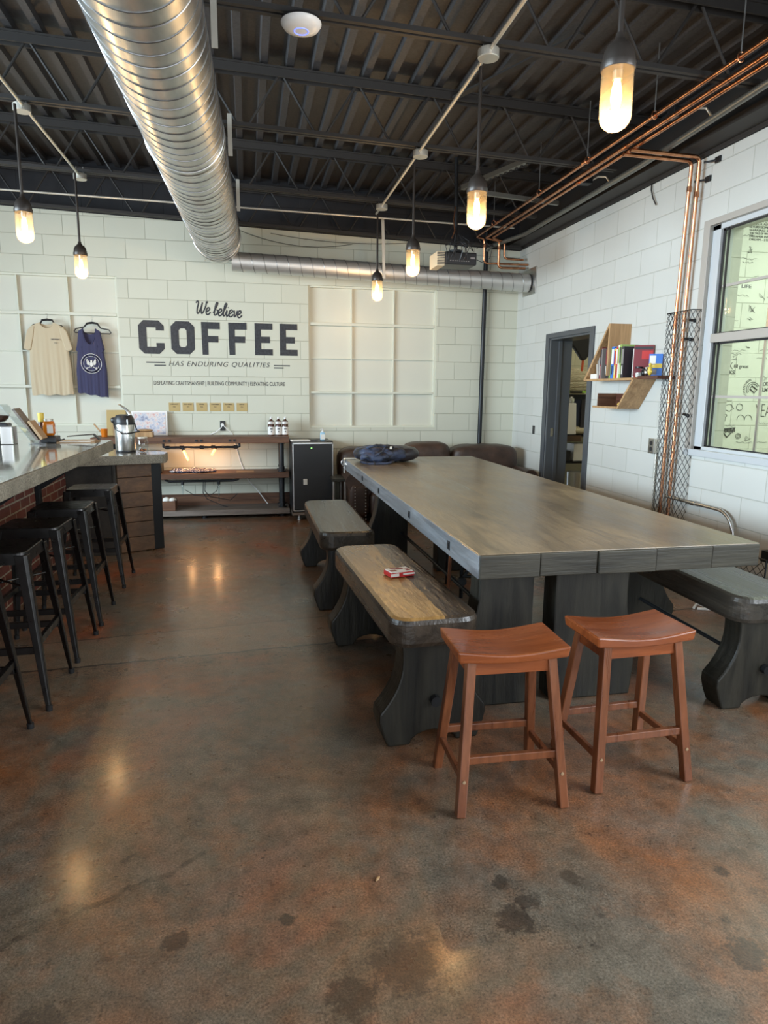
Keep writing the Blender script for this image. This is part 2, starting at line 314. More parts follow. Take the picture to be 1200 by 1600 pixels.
# ------------------------------------------------------------------ mesh helpers
class B:
    def __init__(s): s.bm = bmesh.new()
    def quad(s, pts):
        vs = [s.bm.verts.new(p) for p in pts]; s.bm.faces.new(vs); return vs
    def box(s, x0, x1, y0, y1, z0, z1):
        v = [s.bm.verts.new(p) for p in ((x0,y0,z0),(x1,y0,z0),(x1,y1,z0),(x0,y1,z0),(x0,y0,z1),(x1,y0,z1),(x1,y1,z1),(x0,y1,z1))]
        for f in ((0,3,2,1),(4,5,6,7),(0,1,5,4),(1,2,6,5),(2,3,7,6),(3,0,4,7)): s.bm.faces.new([v[i] for i in f])
        return v
    def bar(s, p0, p1, w, h, upv=(0, 0, 1), w2=None, h2=None):
        p0, p1 = Vector(p0), Vector(p1); d = (p1-p0).normalized(); u = Vector(upv)
        if abs(d.dot(u)) > .99: u = Vector((1, 0, 0))
        r = d.cross(u).normalized(); u = r.cross(d).normalized(); w2 = w if w2 is None else w2; h2 = h if h2 is None else h2
        A = [s.bm.verts.new(p0 + r*(a*w/2) + u*(b*h/2)) for a, b in ((-1,-1),(1,-1),(1,1),(-1,1))]
        C = [s.bm.verts.new(p1 + r*(a*w2/2) + u*(b*h2/2)) for a, b in ((-1,-1),(1,-1),(1,1),(-1,1))]
        s.bm.faces.new(A); s.bm.faces.new(C[::-1])
        for i in range(4): s.bm.faces.new((A[i], C[i], C[(i+1) % 4], A[(i+1) % 4]))
    def tube(s, pts, r, seg=10, cap=True, closed=False):
        pts = [Vector(p) for p in pts]; rings = []; n_ = len(pts)
        rr = r if isinstance(r, (list, tuple)) else [r]*n_
        pu = None
        for i, p in enumerate(pts):
            a = pts[(i-1) % n_] if closed else pts[max(i-1, 0)]; b = pts[(i+1) % n_] if closed else pts[min(i+1, n_-1)]
            d = (b-a).normalized()
            u = pu if pu is not None else (Vector((0, 0, 1)) if abs(d.z) < .95 else Vector((1, 0, 0)))
            r_ = d.cross(u)
            if r_.length < 1e-5: r_ = d.cross(Vector((0, 1, 0)))
            r_.normalize(); u = r_.cross(d).normalized(); pu = u
            rings.append([s.bm.verts.new(p + (r_*math.cos(t)+u*math.sin(t))*rr[i]) for t in [2*PI*k/seg for k in range(seg)]])
        for i in range(n_ if closed else n_-1):
            A, C = rings[i], rings[(i+1) % n_]
            for k in range(seg): s.bm.faces.new((A[k], A[(k+1) % seg], C[(k+1) % seg], C[k]))
        if cap and not closed: s.bm.faces.new(rings[0][::-1]); s.bm.faces.new(rings[-1])
    def cyl(s, p0, p1, r, seg=16, r2=None): s.tube([p0, p1], [r, r if r2 is None else r2], seg)
    def lathe(s, prof, c=(0, 0, 0), axis='Z', seg=24):
        """prof: [(radius, height)]"""
        c = Vector(c); rings = []
        for (r, h) in prof:
            ring = []
            for k in range(seg):
                t = 2*PI*k/seg; a, b = r*math.cos(t), r*math.sin(t)
                o = Vector((a, b, h)) if axis == 'Z' else (Vector((h, a, b)) if axis == 'X' else Vector((b, h, a)))
                ring.append(s.bm.verts.new(c+o))
            rings.append(ring)
        for i in range(len(rings)-1):
            for k in range(seg): s.bm.faces.new((rings[i][k], rings[i][(k+1) % seg], rings[i+1][(k+1) % seg], rings[i+1][k]))
        if prof[0][0] > 1e-4: s.bm.faces.new(rings[0][::-1])
        if prof[-1][0] > 1e-4: s.bm.faces.new(rings[-1])
    def prism(s, poly, axis, a0, a1):
        """poly: 2d points; axis the extrusion axis. X->(y,z) Y->(x,z) Z->(x,y)"""
        def P(u, v, a): return {'X': (a, u, v), 'Y': (u, a, v), 'Z': (u, v, a)}[axis]
        A = [s.bm.verts.new(P(u, v, a0)) for u, v in poly]; C = [s.bm.verts.new(P(u, v, a1)) for u, v in poly]
        s.bm.faces.new(A); s.bm.faces.new(C[::-1]); k = len(poly)
        for i in range(k): s.bm.faces.new((A[i], C[i], C[(i+1) % k], A[(i+1) % k]))
    def ball(s, c, rx, ry=None, rz=None, sub=2, rot=None):
        ry = rx if ry is None else ry; rz = rx if rz is None else rz
        mt = Matrix.Translation(c) @ (rot if rot else Matrix.Identity(4)) @ Matrix.Diagonal((rx, ry, rz, 1))
        bmesh.ops.create_icosphere(s.bm, subdivisions=sub, radius=1, matrix=mt)
    def cushion(s, x0, x1, y0, y1, z0, z1, k=.35, n_=10, puff=0.):
        """rounded box (superellipsoid)"""
        c = Vector(((x0+x1)/2, (y0+y1)/2, (z0+z1)/2)); h = Vector(((x1-x0)/2, (y1-y0)/2, (z1-z0)/2))
        tmp = bmesh.new(); bmesh.ops.create_cube(tmp, size=2); bmesh.ops.subdivide_edges(tmp, edges=tmp.edges[:], cuts=n_, use_grid_fill=True)
        mp = {}
        for v in tmp.verts:
            q = v.co; e = 1/k
            L = (abs(q.x)**e + abs(q.y)**e + abs(q.z)**e)**(1/e)
            mp[v] = s.bm.verts.new((c.x+q.x/L*h.x, c.y+q.y/L*h.y, c.z+q.z/L*h.z))
        for f in tmp.faces: s.bm.faces.new([mp[v] for v in f.verts])
        tmp.free()
    def build(s, name, m, parent=None, smooth=False, bevel=0., sub=0, disp=None, loc=None):
        bm = s.bm; bmesh.ops.recalc_face_normals(bm, faces=bm.faces[:])
        if parent is not None: off = parent.matrix_world.translation if parent.parent else parent.location
        elif loc is not None: off = Vector(loc)
        else:
            xs = [v.co for v in bm.verts]
            off = Vector(((min(v.x for v in xs)+max(v.x for v in xs))/2, (min(v.y for v in xs)+max(v.y for v in xs))/2, min(v.z for v in xs)))
        if parent is not None and 'base' in parent: off = Vector(parent['base'][:])
        elif parent is not None: off = Vector(parent.location)
        off = Vector(off)
        for v in bm.verts: v.co -= off
        me = bpy.data.meshes.new(name); bm.to_mesh(me); bm.free()
        o = bpy.data.objects.new(name, me); COL.objects.link(o)
        if m is not None: me.materials.append(m)
        if smooth:
            for p_ in me.polygons: p_.use_smooth = True
            try: me.set_sharp_from_angle(angle=math.radians(42))
            except Exception: pass
        if parent is not None:
            o.parent = parent
            BASE[o.name] = off
        else:
            o.location = off; BASE[o.name] = off
        if bevel:
            md = o.modifiers.new('bevel', 'BEVEL'); md.width = bevel; md.segments = 2; md.limit_method = 'ANGLE'; md.angle_limit = math.radians(35)
        if sub:
            md = o.modifiers.new('sub', 'SUBSURF'); md.levels = sub; md.render_levels = sub
        if disp:
            tx = bpy.data.textures.new(name+'_tex', 'CLOUDS'); tx.noise_scale = disp[1]
            md = o.modifiers.new('disp', 'DISPLACE'); md.texture = tx; md.strength = disp[0]; md.texture_coords = 'LOCAL'
        return o
BASE = {}
_old_build = B.build
def _build(s, name, m, parent=None, **kw):
    # parts and sub-parts are modelled in world coordinates: subtract the world origin of their thing
    if parent is not None:
        w = Vector((0, 0, 0)); q = parent
        while q is not None: w += q.location; q = q.parent
        bm = s.bm
        for v in bm.verts: v.co -= w
        keep = parent.location.copy()
        for v in bm.verts: v.co += keep       # build() subtracts the parent's own location again
    return _old_build(s, name, m, parent, **kw)
B.build = _build

def thing(name, label, cat, loc=(0, 0, 0), group=None):
    o = bpy.data.objects.new(name, None); COL.objects.link(o); o.location = loc; o.empty_display_size = .1
    o['label'] = label; o['category'] = cat
    if group: o['group'] = group
    return o
def tag(o, label, cat, group=None, kind=None):
    o['label'] = label; o['category'] = cat
    if group: o['group'] = group
    if kind: o['kind'] = kind
    return o
def struct(o): o['kind'] = 'structure'; return o
def sthing(name, loc=(0, 0, 0)):
    o = bpy.data.objects.new(name, None); COL.objects.link(o); o.location = loc; o['kind'] = 'structure'; return o
def dup(root, loc, rz=0., label=None):
    r = root.copy(); COL.objects.link(r); r.location = loc; r.rotation_euler = (0, 0, rz)
    if label: r['label'] = label
    for ch in list(root.children):
        c = ch.copy(); COL.objects.link(c); c.parent = r
        for gch in ch.children:
            d = gch.copy(); COL.objects.link(d); d.parent = c
    return r

def text_mesh(txt, size, shear=0., bold=0., spacing=1., align='CENTER', extrude=.0008, width=None):
    cu = bpy.data.curves.new('t', 'FONT'); cu.body = txt; cu.size = size; cu.shear = shear; cu.offset = bold
    cu.space_character = spacing; cu.align_x = align; cu.extrude = extrude
    ob = bpy.data.objects.new('t', cu); COL.objects.link(ob)
    dg = bpy.context.evaluated_depsgraph_get(); dg.update()
    me = bpy.data.meshes.new_from_object(ob.evaluated_get(dg))
    bpy.data.objects.remove(ob); bpy.data.curves.remove(cu)
    return me
def put_text(name, txt, size, m, loc, rot, parent=None, fit=None, fith=None, **kw):
    me = text_mesh(txt, size, **kw); me.name = name
    if fit and len(me.vertices):
        xs = [v.co.x for v in me.vertices]; w = max(xs)-min(xs); mid = (max(xs)+min(xs))/2
        for v in me.vertices: v.co.x = (v.co.x-mid)*fit/w
    if fith and len(me.vertices):
        ys = [v.co.y for v in me.vertices]; h = max(ys)-min(ys)
        for v in me.vertices: v.co.y = (v.co.y-min(ys))*fith/h
    R_ = rot.to_matrix() if hasattr(rot, 'to_matrix') else Matrix.Identity(3)
    w = Vector((0, 0, 0)); q = parent
    while q is not None: w += q.location; q = q.parent
    for v in me.vertices: v.co = R_ @ v.co + Vector(loc) - w
    me.materials.clear(); me.materials.append(m)
    o = bpy.data.objects.new(name, me); COL.objects.link(o); o.parent = parent
    return o
from mathutils import Euler
FACE_Y = Euler((PI/2, 0, 0))              # readable from -y
FACE_X = Euler((PI/2, 0, -PI/2))          # readable from -x
def arc(cx, cy, r, a0, a1, k): return [(cx+r*math.cos(a0+(a1-a0)*i/k), cy+r*math.sin(a0+(a1-a0)*i/k)) for i in range(k+1)]
TILT = -.033                              # the roof falls gently to the right

# =================================================================== STRUCTURE
DY, WX = 7.9, 3.21
b = B(); b.box(-6.2, 6.2, -3.7, 9.2, -.12, 0); struct(b.build('floor', M['floor'], loc=(0, 0, 0)))

# back wall with two blocked-up window recesses
RP = (.703, 2.208, .977, 2.572); LP_ = (-2.86, -1.333, 1.003, 2.585)
b = B(); zt = 3.9
b.box(-6.2, LP_[0], DY, DY+.2, 0, zt); b.box(LP_[1], RP[0], DY, DY+.2, 0, zt); b.box(RP[1], WX+.25, DY, DY+.2, 0, zt)
for q in (LP_, RP): b.box(q[0], q[1], DY, DY+.2, 0, q[2]); b.box(q[0], q[1], DY, DY+.2, q[3], zt); b.box(q[0], q[1], DY+.07, DY+.2, q[2], q[3])
struct(b.build('wall_back', M['wall_x'], loc=(0, DY, 0)))
def blocked_window(nm, q, cols, thick, thin):
    t = sthing(nm, ((q[0]+q[1])/2, DY+.07, q[2]))
    b = B(); b.box(q[0], q[1], DY+.060, DY+.069, q[2], q[3]); b.build('panel', M['panel_paint'], t)
    b = B(); y0, y1 = DY+.02, DY+.060; f = .022
    b.box(q[0], q[0]+f, y0, y1, q[2], q[3]); b.box(q[1]-f, q[1], y0, y1, q[2], q[3]); b.box(q[0]+f, q[1]-f, y0, y1, q[2], q[2]+f); b.box(q[0]+f, q[1]-f, y0, y1, q[3]-f, q[3])
    b.build('frame', M['white_paint'], t, bevel=.003)
    for z0, z1 in thick:
        b = B(); b.box(q[0]+f, q[1]-f, DY+.016, DY+.060, z0, z1); b.build('rail', M['white_paint'], t, bevel=.004)
    for z in thin:
        b = B(); b.box(q[0]+f, q[1]-f, DY+.030, DY+.060, z-.005, z+.005); b.build('glazing_bar', M['white_paint'], t)
    for x in cols:
        b = B(); b.box(x-.006, x+.006, DY+.028, DY+.060, q[2]+f, q[3]-f); b.build('glazing_bar', M['white_paint'], t)
    return t
blocked_window('window_1', RP, (1.202, 1.699), ((2.136, 2.170), (1.370, 1.396)), (1.77,))
blocked_window('window_2', LP_, (-1.835, -2.33), ((2.172, 2.204), (1.408, 1.440)), (1.796,))

# right wall with doorway and two windows
DOOR = (6.05, 6.94, 1.975); WIN = (2.75, 4.42, 1.005, 2.56); WIN2 = (-.8, 1.4, 1.0, 2.5)
b = B(); x0, x1 = WX, WX+.25
b.box(x0, x1, DOOR[1], DY+.2, 0, zt); b.box(x0, x1, DOOR[0], DOOR[1], DOOR[2], zt); b.box(x0, x1, WIN[1], DOOR[0], 0, zt)
b.box(x0, x1, WIN[0], WIN[1], 0, WIN[2]); b.box(x0, x1, WIN[0], WIN[1], WIN[3], zt); b.box(x0, x1, WIN2[1], WIN[0], 0, zt)
b.box(x0, x1, WIN2[0], WIN2[1], 0, WIN2[2]); b.box(x0, x1, WIN2[0], WIN2[1], WIN2[3], zt); b.box(x0, x1, -3.7, WIN2[0], 0, zt)
struct(b.build('wall_right', M['wall_y'], loc=(WX, 2, 0)))
# left wall (bar side, long daylight windows) and front wall (shop front)
b = B(); b.box(-6.2, -6.0, -3.7, DY+.2, 0, .9); b.box(-6.2, -6.0, -3.7, DY+.2, 3.0, zt); b.box(-6.2, -6.0, -3.7, -1.0, .9, 3.0); b.box(-6.2, -6.0, 5.0, DY+.2, .9, 3.0)
struct(b.build('wall_left', M['wall_y'], loc=(-6, 2, 0)))
b = B(); b.box(-6.0, WX, -3.7, -3.5, 0, .4); b.box(-6.0, WX, -3.7, -3.5, 3.0, zt); b.box(-6.0, -4.5, -3.7, -3.5, .4, 3.0); b.box(2.5, WX, -3.7, -3.5, .4, 3.0)
struct(b.build('wall_front', M['wall_x'], loc=(0, -3.5, 0)))
def far_window(nm, horiz, a0, a1, z0, z1, c, k):
    t = sthing(nm, (c, (a0+a1)/2, z0) if horiz == 'Y' else ((a0+a1)/2, c, z0))
    b = B()
    for i in range(k+1):
        a = a0+(a1-a0)*i/k
        if horiz == 'Y': b.box(c-.03, c+.03, a-.03, a+.03, z0, z1)
        else: b.box(a-.03, a+.03, c-.03, c+.03, z0, z1)
    for z in (z0, z1-.05):
        if horiz == 'Y': b.box(c-.028, c+.028, a0, a1, z, z+.05)
        else: b.box(a0, a1, c-.028, c+.028, z, z+.05)
    b.build('window_frame', M['door_grey'], t)
far_window('window_4', 'Y', -1.0, 5.0, .9, 3.0, -6.1, 5); far_window('window_5', 'X', -4.5, 2.5, .4, 3.0, -3.6, 5); far_window('window_6', 'Y', -.8, 1.4, 1.0, 2.5, 3.33, 2)

# neighbouring rooms: the art room behind the glass, the store room behind the door
b = B(); b.box(WX+.25, 6.2, 5.13, 5.25, 0, zt); struct(b.build('wall_art_room', M['wall_plain']))
b = B(); b.box(6.1, 6.2, 1.7, 9.2, 0, zt); b.box(WX+.25, 6.1, 1.7, 1.8, 0, zt); struct(b.build('wall_art_room_side', M['wall_plain']))
b = B(); b.box(WX+.25, 6.1, 8.45, 8.6, 0, zt); b.box(5.2, 5.3, 5.25, 8.45, 0, zt); struct(b.build('wall_store_room', M['cream_room']))

# ceiling: corrugated deck, ribs run along y
b = B(); pitch = .178; x = -6.2; top = 3.665; prof = []
while x < 6.2:
    prof += [(x, 0), (x+.110, 0), (x+.120, -.042), (x+.168, -.042)]; x += pitch
vA = [b.bm.verts.new((px, -3.7, top+pz+TILT*px)) for px, pz in prof]; vB = [b.bm.verts.new((px, 9.2, top+pz+TILT*px)) for px, pz in prof]
vC = [b.bm.verts.new((px, -3.7, top+.06+TILT*px)) for px, pz in (prof[0], prof[-1])]; vD = [b.bm.verts.new((px, 9.2, top+.06+TILT*px)) for px, pz in (prof[0], prof[-1])]
for i in range(len(prof)-1): b.bm.faces.new((vA[i], vA[i+1], vB[i+1], vB[i]))
b.bm.faces.new((vC[0], vC[1], vD[1], vD[0]))
struct(b.build('ceiling', M['deck'], loc=(0, 0, 3.6)))

# the dark beam seat along the top of the right wall
b = B(); b.box(3.02, 3.21, 1.0, 7.9, 3.075, 3.12); b.box(3.19, 3.21, 1.0, 7.9, 3.05, 3.5)
struct(b.build('trim_1', M['black_paint']))

# =================================================================== ROOF JOISTS
JB = 3.205
def joist(y, label, zb=JB, xend=2.86, x0=-5.9, phase=.29):
    t = thing('roof_joist', label, 'roof joist', (0, y, zb), 'black open-web roof joists')
    z = lambda x, dz=0: zb+TILT*x+dz
    b = B()
    for s_ in (-1, 1): b.bar((x0, y+s_*.022, z(x0, .012)), (xend, y+s_*.022, z(xend, .012)), .026, .024)
    b.build('bottom_chord', M['black_paint'], t)
    b = B(); b.bar((x0, y-.035, z(x0, .365)), (3.2, y-.035, z(3.2, .365)), .012, .055); b.bar((x0, y+.035, z(x0, .365)), (3.2, y+.035, z(3.2, .365)), .012, .055)
    b.bar((x0, y, z(x0, .395)), (3.2, y, z(3.2, .395)), .10, .012); b.build('top_chord', M['black_paint'], t)
    xx = phase - .54*11
    while xx < 2.9:
        for s_, e in ((-1, -.235), (1, .235)):
            xa, xb = xx+s_*.02, xx+e
            if x0 < xb < xend-.02:
                b = B(); b.cyl((xa, y, z(xa, .35)), (xb, y, z(xb, .015)), .009, 8); b.build('web_bar', M['black_paint'], t, smooth=True)
        xx += .54
    return t
joist(3.65, 'black open-web roof joist nearest the viewer, with the white wifi disc under it')
joist(5.17, 'black open-web roof joist second nearest, crossing above the second pendant lamp')
joist(6.66, 'black open-web roof joist third nearest, just in front of the projector')
joist(7.74, 'black open-web roof joist farthest back, right against the white block wall', zb=3.135, xend=3.15)

# =================================================================== DUCTS
t = thing('spiral_duct', 'huge round galvanized spiral duct running overhead towards the back wall', 'duct', (-.317, 1.8, 2.93))
DX, DM, DZ, DR = -.317, .0243, 2.93, .232
ax = lambda y: DX+DM*(y-5)
def ring(b, y, r, seg=48): return [b.bm.verts.new((ax(y)+r*math.cos(2*PI*k/seg), y, DZ+r*math.sin(2*PI*k/seg))) for k in range(seg)]
def loft(b, rings):
    for A, C in zip(rings, rings[1:]):
        for k in range(len(A)): b.bm.faces.new((A[k], A[(k+1) % len(A)], C[(k+1) % len(A)], C[k]))
b = B(); rg = [ring(b, y, r) for y, r in ((1.6, DR), (7.56, DR), (7.62, DR-.005), (7.66, DR-.03))]; loft(b, rg); b.bm.faces.new(rg[-1])
b.build('duct_pipe', M['galv'], t, smooth=True)
b = B(); pts = []; k = 36; pit_ = .105
for i in range(int((7.54-1.7)/pit_*k)):
    y = 1.7+i*pit_/k; a = 2*PI*i/k; pts.append((ax(y)+(DR+.0008)*math.cos(a), y, DZ+(DR+.0008)*math.sin(a)))
b.tube(pts, .0032, 5); b.build('spiral_seam', M['seam'], t, smooth=True)
for y in (4.55, 7.36):
    b = B(); rg = [ring(b, yy, r) for yy, r in ((y-.05, DR+.001), (y-.048, DR+.006), (y-.004, DR+.006), (y, DR+.010), (y+.004, DR+.006), (y+.048, DR+.006), (y+.05, DR+.001))]; loft(b, rg); b.build('joint_collar', M['galv'], t, smooth=True)
for y in (3.65, 5.17, 6.66):
    b = B(); xs = ax(y)+DR+.012
    b.bar((xs, y-.045, 3.27), (xs, y-.045, 3.0), .004, .030, (1, 0, 0)); b.build('hanger_strap', M['zinc'], t)
SR = .098
t = thing('branch_duct', 'small round galvanized spiral duct along the back wall ending at the right wall', 'duct', (-.1, 7.55, 2.72))
sz = lambda x: 2.722-.0285*x
b = B(); rg = []
for x in (-.12, .05, 1.0, 2.0, 3.18): rg.append([b.bm.verts.new((x, 7.55+SR*math.cos(2*PI*k/36), sz(x)+SR*math.sin(2*PI*k/36))) for k in range(36)])
loft(b, rg); b.build('duct_pipe', M['galv2'], t, smooth=True)
b = B(); pts = []; k = 24
for i in range(int(3.3/.125*k)):
    x = -.10+i*.125/k; a = 2*PI*i/k; pts.append((x, 7.55+(SR+.001)*math.cos(a), sz(x)+(SR+.001)*math.sin(a)))
b.tube(pts, .003, 5); b.build('spiral_seam', M['seam'], t, smooth=True)
b = B(); b.box(3.195, 3.209, 7.37, 7.73, 2.50, 2.79); b.build('wall_flange', M['galv'], t, bevel=.003)
b = B(); b.bar((1.462, 7.44, 3.22), (1.482, 7.44, 2.60), .03, .004, (0, 1, 0)); b.build('hanger_strap', M['zinc'], t)

# =================================================================== ELECTRICAL CONDUITS + PENDANTS
def conduit_run(label, x0, y0, x1, y1, boxes, z=3.172):
    t = thing('lighting_conduit', label, 'conduit', ((x0+x1)/2, (y0+y1)/2, z), 'lamp conduits under the joists')
    zz = lambda x: z+TILT*x
    b = B(); b.cyl((x0, y0, zz(x0)), (x1, y1, zz(x1)), .011, 12); b.build('conduit_pipe', M['zinc'], t, smooth=True)
    for (x, y) in boxes:
        b = B(); b.lathe([(.0, -.03), (.052, -.03), (.055, -.026), (.055, .012), (.05, .016), (0, .016)], (x, y, zz(x)), seg=24); b.build('junction_box', M['zinc'], t, smooth=False)
        b = B()
        for s_ in (-.028, .028): b.cyl((x+s_, y, zz(x)), (x+s_, y, zz(x)+.075), .0035, 6)
        b.build('clamp_bolt', M['steel'], t)
    return t
conduit_run('pale metal conduit run holding the four right-hand pendant lamps', 1.235, 1.3, 1.298, 6.94, [(1.247, 2.27), (1.264, 3.805-.16), (1.293, 5.404-.24), (1.298, 6.938-.28)])
conduit_run('pale metal conduit run holding the two left-hand pendant lamps', -1.40, 1.3, -1.368, 6.66, [(-1.394, 5.17), (-1.368, 6.64)])

def pendant(x, y, label, zc=2.55, power=14, ztop=None):
    t = thing('pendant_lamp', label, 'pendant lamp', (x, y, zc), 'jar pendant lamps')
    zt_ = ztop or 3.145+TILT*x
    b = B(); b.cyl((x, y, zc), (x, y, zt_), .0095, 10); b.build('rod', M['bakelite'], t, smooth=True)
    b = B(); b.lathe([(.0, .062), (.013, .062), (.015, .046), (.020, .040), (.024, .034), (.038, .024), (.048, .006), (.0535, -.018), (.0535, -.045), (.0, -.045)], (x, y, zc-.02)); b.build('lamp_cap', M['bakelite'], t, smooth=True, bevel=.001)
    b = B(); b.lathe([(.054, -.030), (.057, -.030), (.057, -.048), (.055, -.052), (.050, -.052)], (x, y, zc-.02)); b.build('collar', M['bakelite'], t, smooth=True)
    b = B(); pr = [(.050, -.055), (.053, -.07), (.053, -.20)] + [(.053*math.cos(a), -.20-.05*math.sin(a)) for a in [PI/2*i/6 for i in range(1, 7)]]
    pr[-1] = (.0, -.25)
    b.lathe(pr, (x, y, zc-.01)); b.build('glass_jar', M['jarglass'], t, smooth=True)
    b = B(); b.lathe([(.0, 0), (.017, 0), (.017, -.035), (0, -.035)], (x, y, zc-.065)); b.build('bulb_socket', M['steel'], t, smooth=True)
    b = B(); b.lathe([(.0, -.098), (.010, -.10), (.016, -.125), (.019, -.155), (.012, -.19), (.0, -.215)], (x, y, zc)); b.build('bulb', M['bulbglow'], t, smooth=True)
    l = bpy.data.lights.new('bulb_light', 'POINT'); l.energy = power; l.color = (1, .62, .28); l.shadow_soft_size = .03
    lo = bpy.data.objects.new('bulb_light', l); COL.objects.link(lo); lo.parent = t; lo.location = (0, 0, -.235)
    return t
pendant(1.242, 2.27, 'largest and nearest lit jar pendant lamp, at the upper right', 2.545)
pendant(1.258, 3.74, 'lit jar pendant lamp hanging left of the projector, second nearest on the right')
pendant(1.288, 5.33, 'lit jar pendant lamp whose glass reaches the branch duct, third on the right')
pendant(1.295, 6.85, 'lowest looking, smallest lit jar pendant lamp, in front of the white blocked window')
pendant(-1.403, 5.05, 'lit jar pendant lamp at the far left edge, larger of the left pair', 2.61)
pendant(-1.37, 6.46, 'small lit jar pendant lamp above the dark tank top, left of the big duct', 2.60)

# long pale conduit just in front of the back wall
b = B(); b.cyl((-4.5, 7.25, 3.2-TILT*-.2+.06), (2.9, 7.33, 3.165), .010, 10)
tag(b.build('wall_conduit', M['zinc'], smooth=True), 'thin pale conduit spanning the room high up near the back wall', 'conduit')

# =================================================================== FIXTURES ON THE CEILING
t = thing('wifi_access_point', 'round white wifi access point with blue ring hanging from the nearest joist', 'access point', (.305, 3.66, 3.165))
b = B(); b.lathe([(0, -.038), (.05, -.036), (.085, -.024), (.098, -.006), (.098, 0), (0, 0)], (.305, 3.64, 3.165), seg=40); b.build('shell', M['white_plastic'], t, smooth=True)
b = B(); b.lathe([(.098, 0), (.095, .012), (0, .012)], (.305, 3.64, 3.166), seg=40); b.lathe([(0, .011), (.045, .011), (.045, .03), (0, .03)], (.305, 3.64, 3.166)); b.build('mount_plate', M['plastic_black'], t)
b = B(); pts = [(.305+.034*math.cos(a), 3.64+.034*math.sin(a), 3.165-.0372) for a in [2*PI*i/32 for i in range(32)]]; b.tube(pts, .0022, 6, closed=True); b.build('led_ring', M['led_blue'], t, smooth=True)
b = B(); b.tube([(.26, 3.7, 3.18), (.22, 3.75, 3.24), (.20, 3.9, 3.34), (.28, 4.1, 3.40), (.34, 4.4, 3.46)], .004, 6); b.build('cable', M['plastic_black'], t, smooth=True)

t = thing('projector', 'black ceiling projector with a tangle of cables hanging near the back right', 'projector', (2.0, 6.4, 2.58))
b = B(); b.box(1.855, 2.165, 6.38, 6.66, 2.585, 2.70); b.build('projector_body', M['plastic_black'], t, bevel=.012)
b = B(); b.box(1.775, 1.853, 6.385, 6.65, 2.57, 2.70)
b.build('vent_side', M['beige_plastic'], t, bevel=.006)
b = B()
for i in range(8): b.box(1.776, 1.852, 6.379, 6.3845, 2.585+i*.014, 2.590+i*.014)
b.build('vent_slats', M['dark_print'], t)
b = B()
for i in range(9): b.box(1.90+i*.022, 1.912+i*.022, 6.375, 6.379, 2.615, 2.622)
b.box(2.10, 2.145, 6.375, 6.379, 2.64, 2.655); b.build('port_row', M['grey'], t)
b = B(); b.cyl((1.99, 6.5, 2.70), (1.975, 6.5, 3.60), .018, 12); b.lathe([(0, 0), (.07, 0), (.07, .02), (0, .02)], (1.99, 6.5, 2.71)); b.build('mount_pole', M['iron'], t, smooth=True)
for i in range(11):
    b = B(); x0 = 1.87+random.random()*.28; x1 = 1.9+random.random()*.2
    b.tube([(x0, 6.38, 2.66-random.random()*.04), (x0+random.uniform(-.05, .05), 6.33, 2.72+random.random()*.05), (x1+.03, 6.36, 2.70+random.random()*.12), (x1, 6.42, 2.76+random.random()*.06), (1.98, 6.47, 2.86+random.random()*.1)], .0042, 6)
    b.build('cable', M['plastic_black'], t, smooth=True)
b = B(); b.tube([(1.97, 6.48, 3.12), (1.95, 6.46, 3.0), (1.96, 6.45, 2.9), (1.93, 6.44, 2.83)], .006, 6); b.build('cable', M['copper'], t, smooth=True)
b = B(); b.tube([(2.165, 6.4, 2.74), (2.26, 6.4, 2.80), (2.32, 6.4, 2.75), (2.30, 6.4, 2.66), (2.22, 6.4, 2.62), (2.17, 6.4, 2.64)], .0035, 6); b.build('cable', M['plastic_black'], t, smooth=True)

# copper pipes under the roof on the right; drop at the back wall
def pipe(name, label, pts, r, m, cat, couplings=(), group=None, seg=12):
    t = thing(name, label, cat, pts[0], group)
    b = B(); q = [Vector(p) for p in pts]; out = [q[0]]
    for i in range(1, len(q)-1):
        a = (q[i-1]-q[i]); c = (q[i+1]-q[i]); d = min(.035, a.length/3, c.length/3)
        out += [q[i]+a.normalized()*d, q[i]+a.normalized()*d*.3+c.normalized()*d*.3, q[i]+c.normalized()*d]
    out.append(q[-1]); b.tube(out, r, seg); b.build('pipe', m, t, smooth=True)
    for (p, d) in couplings:
        p = Vector(p); d = Vector(d).normalized()*.018
        b = B(); b.cyl(p-d, p+d, r*1.32, 12); b.build('coupling', m, t, smooth=True)
    return t
GP = 'copper pipes under the roof'
pipe('copper_pipe', 'uppermost copper pipe under the roof, ending in the longest drop beside the projector', [(2.49, 1.6, 3.10), (2.545, 7.55, 3.10), (2.66, 7.6, 3.10), (2.665, 7.6, 2.835), (3.2, 7.62, 2.845)], .012, M['copper'], 'pipe', [((2.51, 5.0, 3.10), (0, 1, 0)), ((2.663, 7.6, 3.02), (0, 0, 1))], GP)
pipe('copper_pipe', 'copper pipe second in the overhead bundle, middle of the three drops', [(2.575, 1.6, 3.085), (2.64, 7.5, 3.085), (2.83, 7.58, 3.08), (2.83, 7.58, 2.79), (3.16, 7.6, 2.80)], .014, M['copper'], 'pipe', [((2.61, 4.6, 3.085), (0, 1, 0)), ((2.83, 7.58, 3.0), (0, 0, 1))], GP)
pipe('copper_pipe', 'copper pipe third in the overhead bundle, shortest drop nearest the corner', [(2.635, 1.6, 3.08), (2.70, 7.45, 3.08), (2.91, 7.62, 3.08), (2.91, 7.62, 2.90), (3.15, 7.64, 2.90)], .013, M['copper'], 'pipe', [((2.67, 5.4, 3.08), (0, 1, 0))], GP)
t = thing('unistrut_rack', 'perforated grey strut frame holding pipes above the projector', 'pipe support', (2.45, 6.0, 3.2))
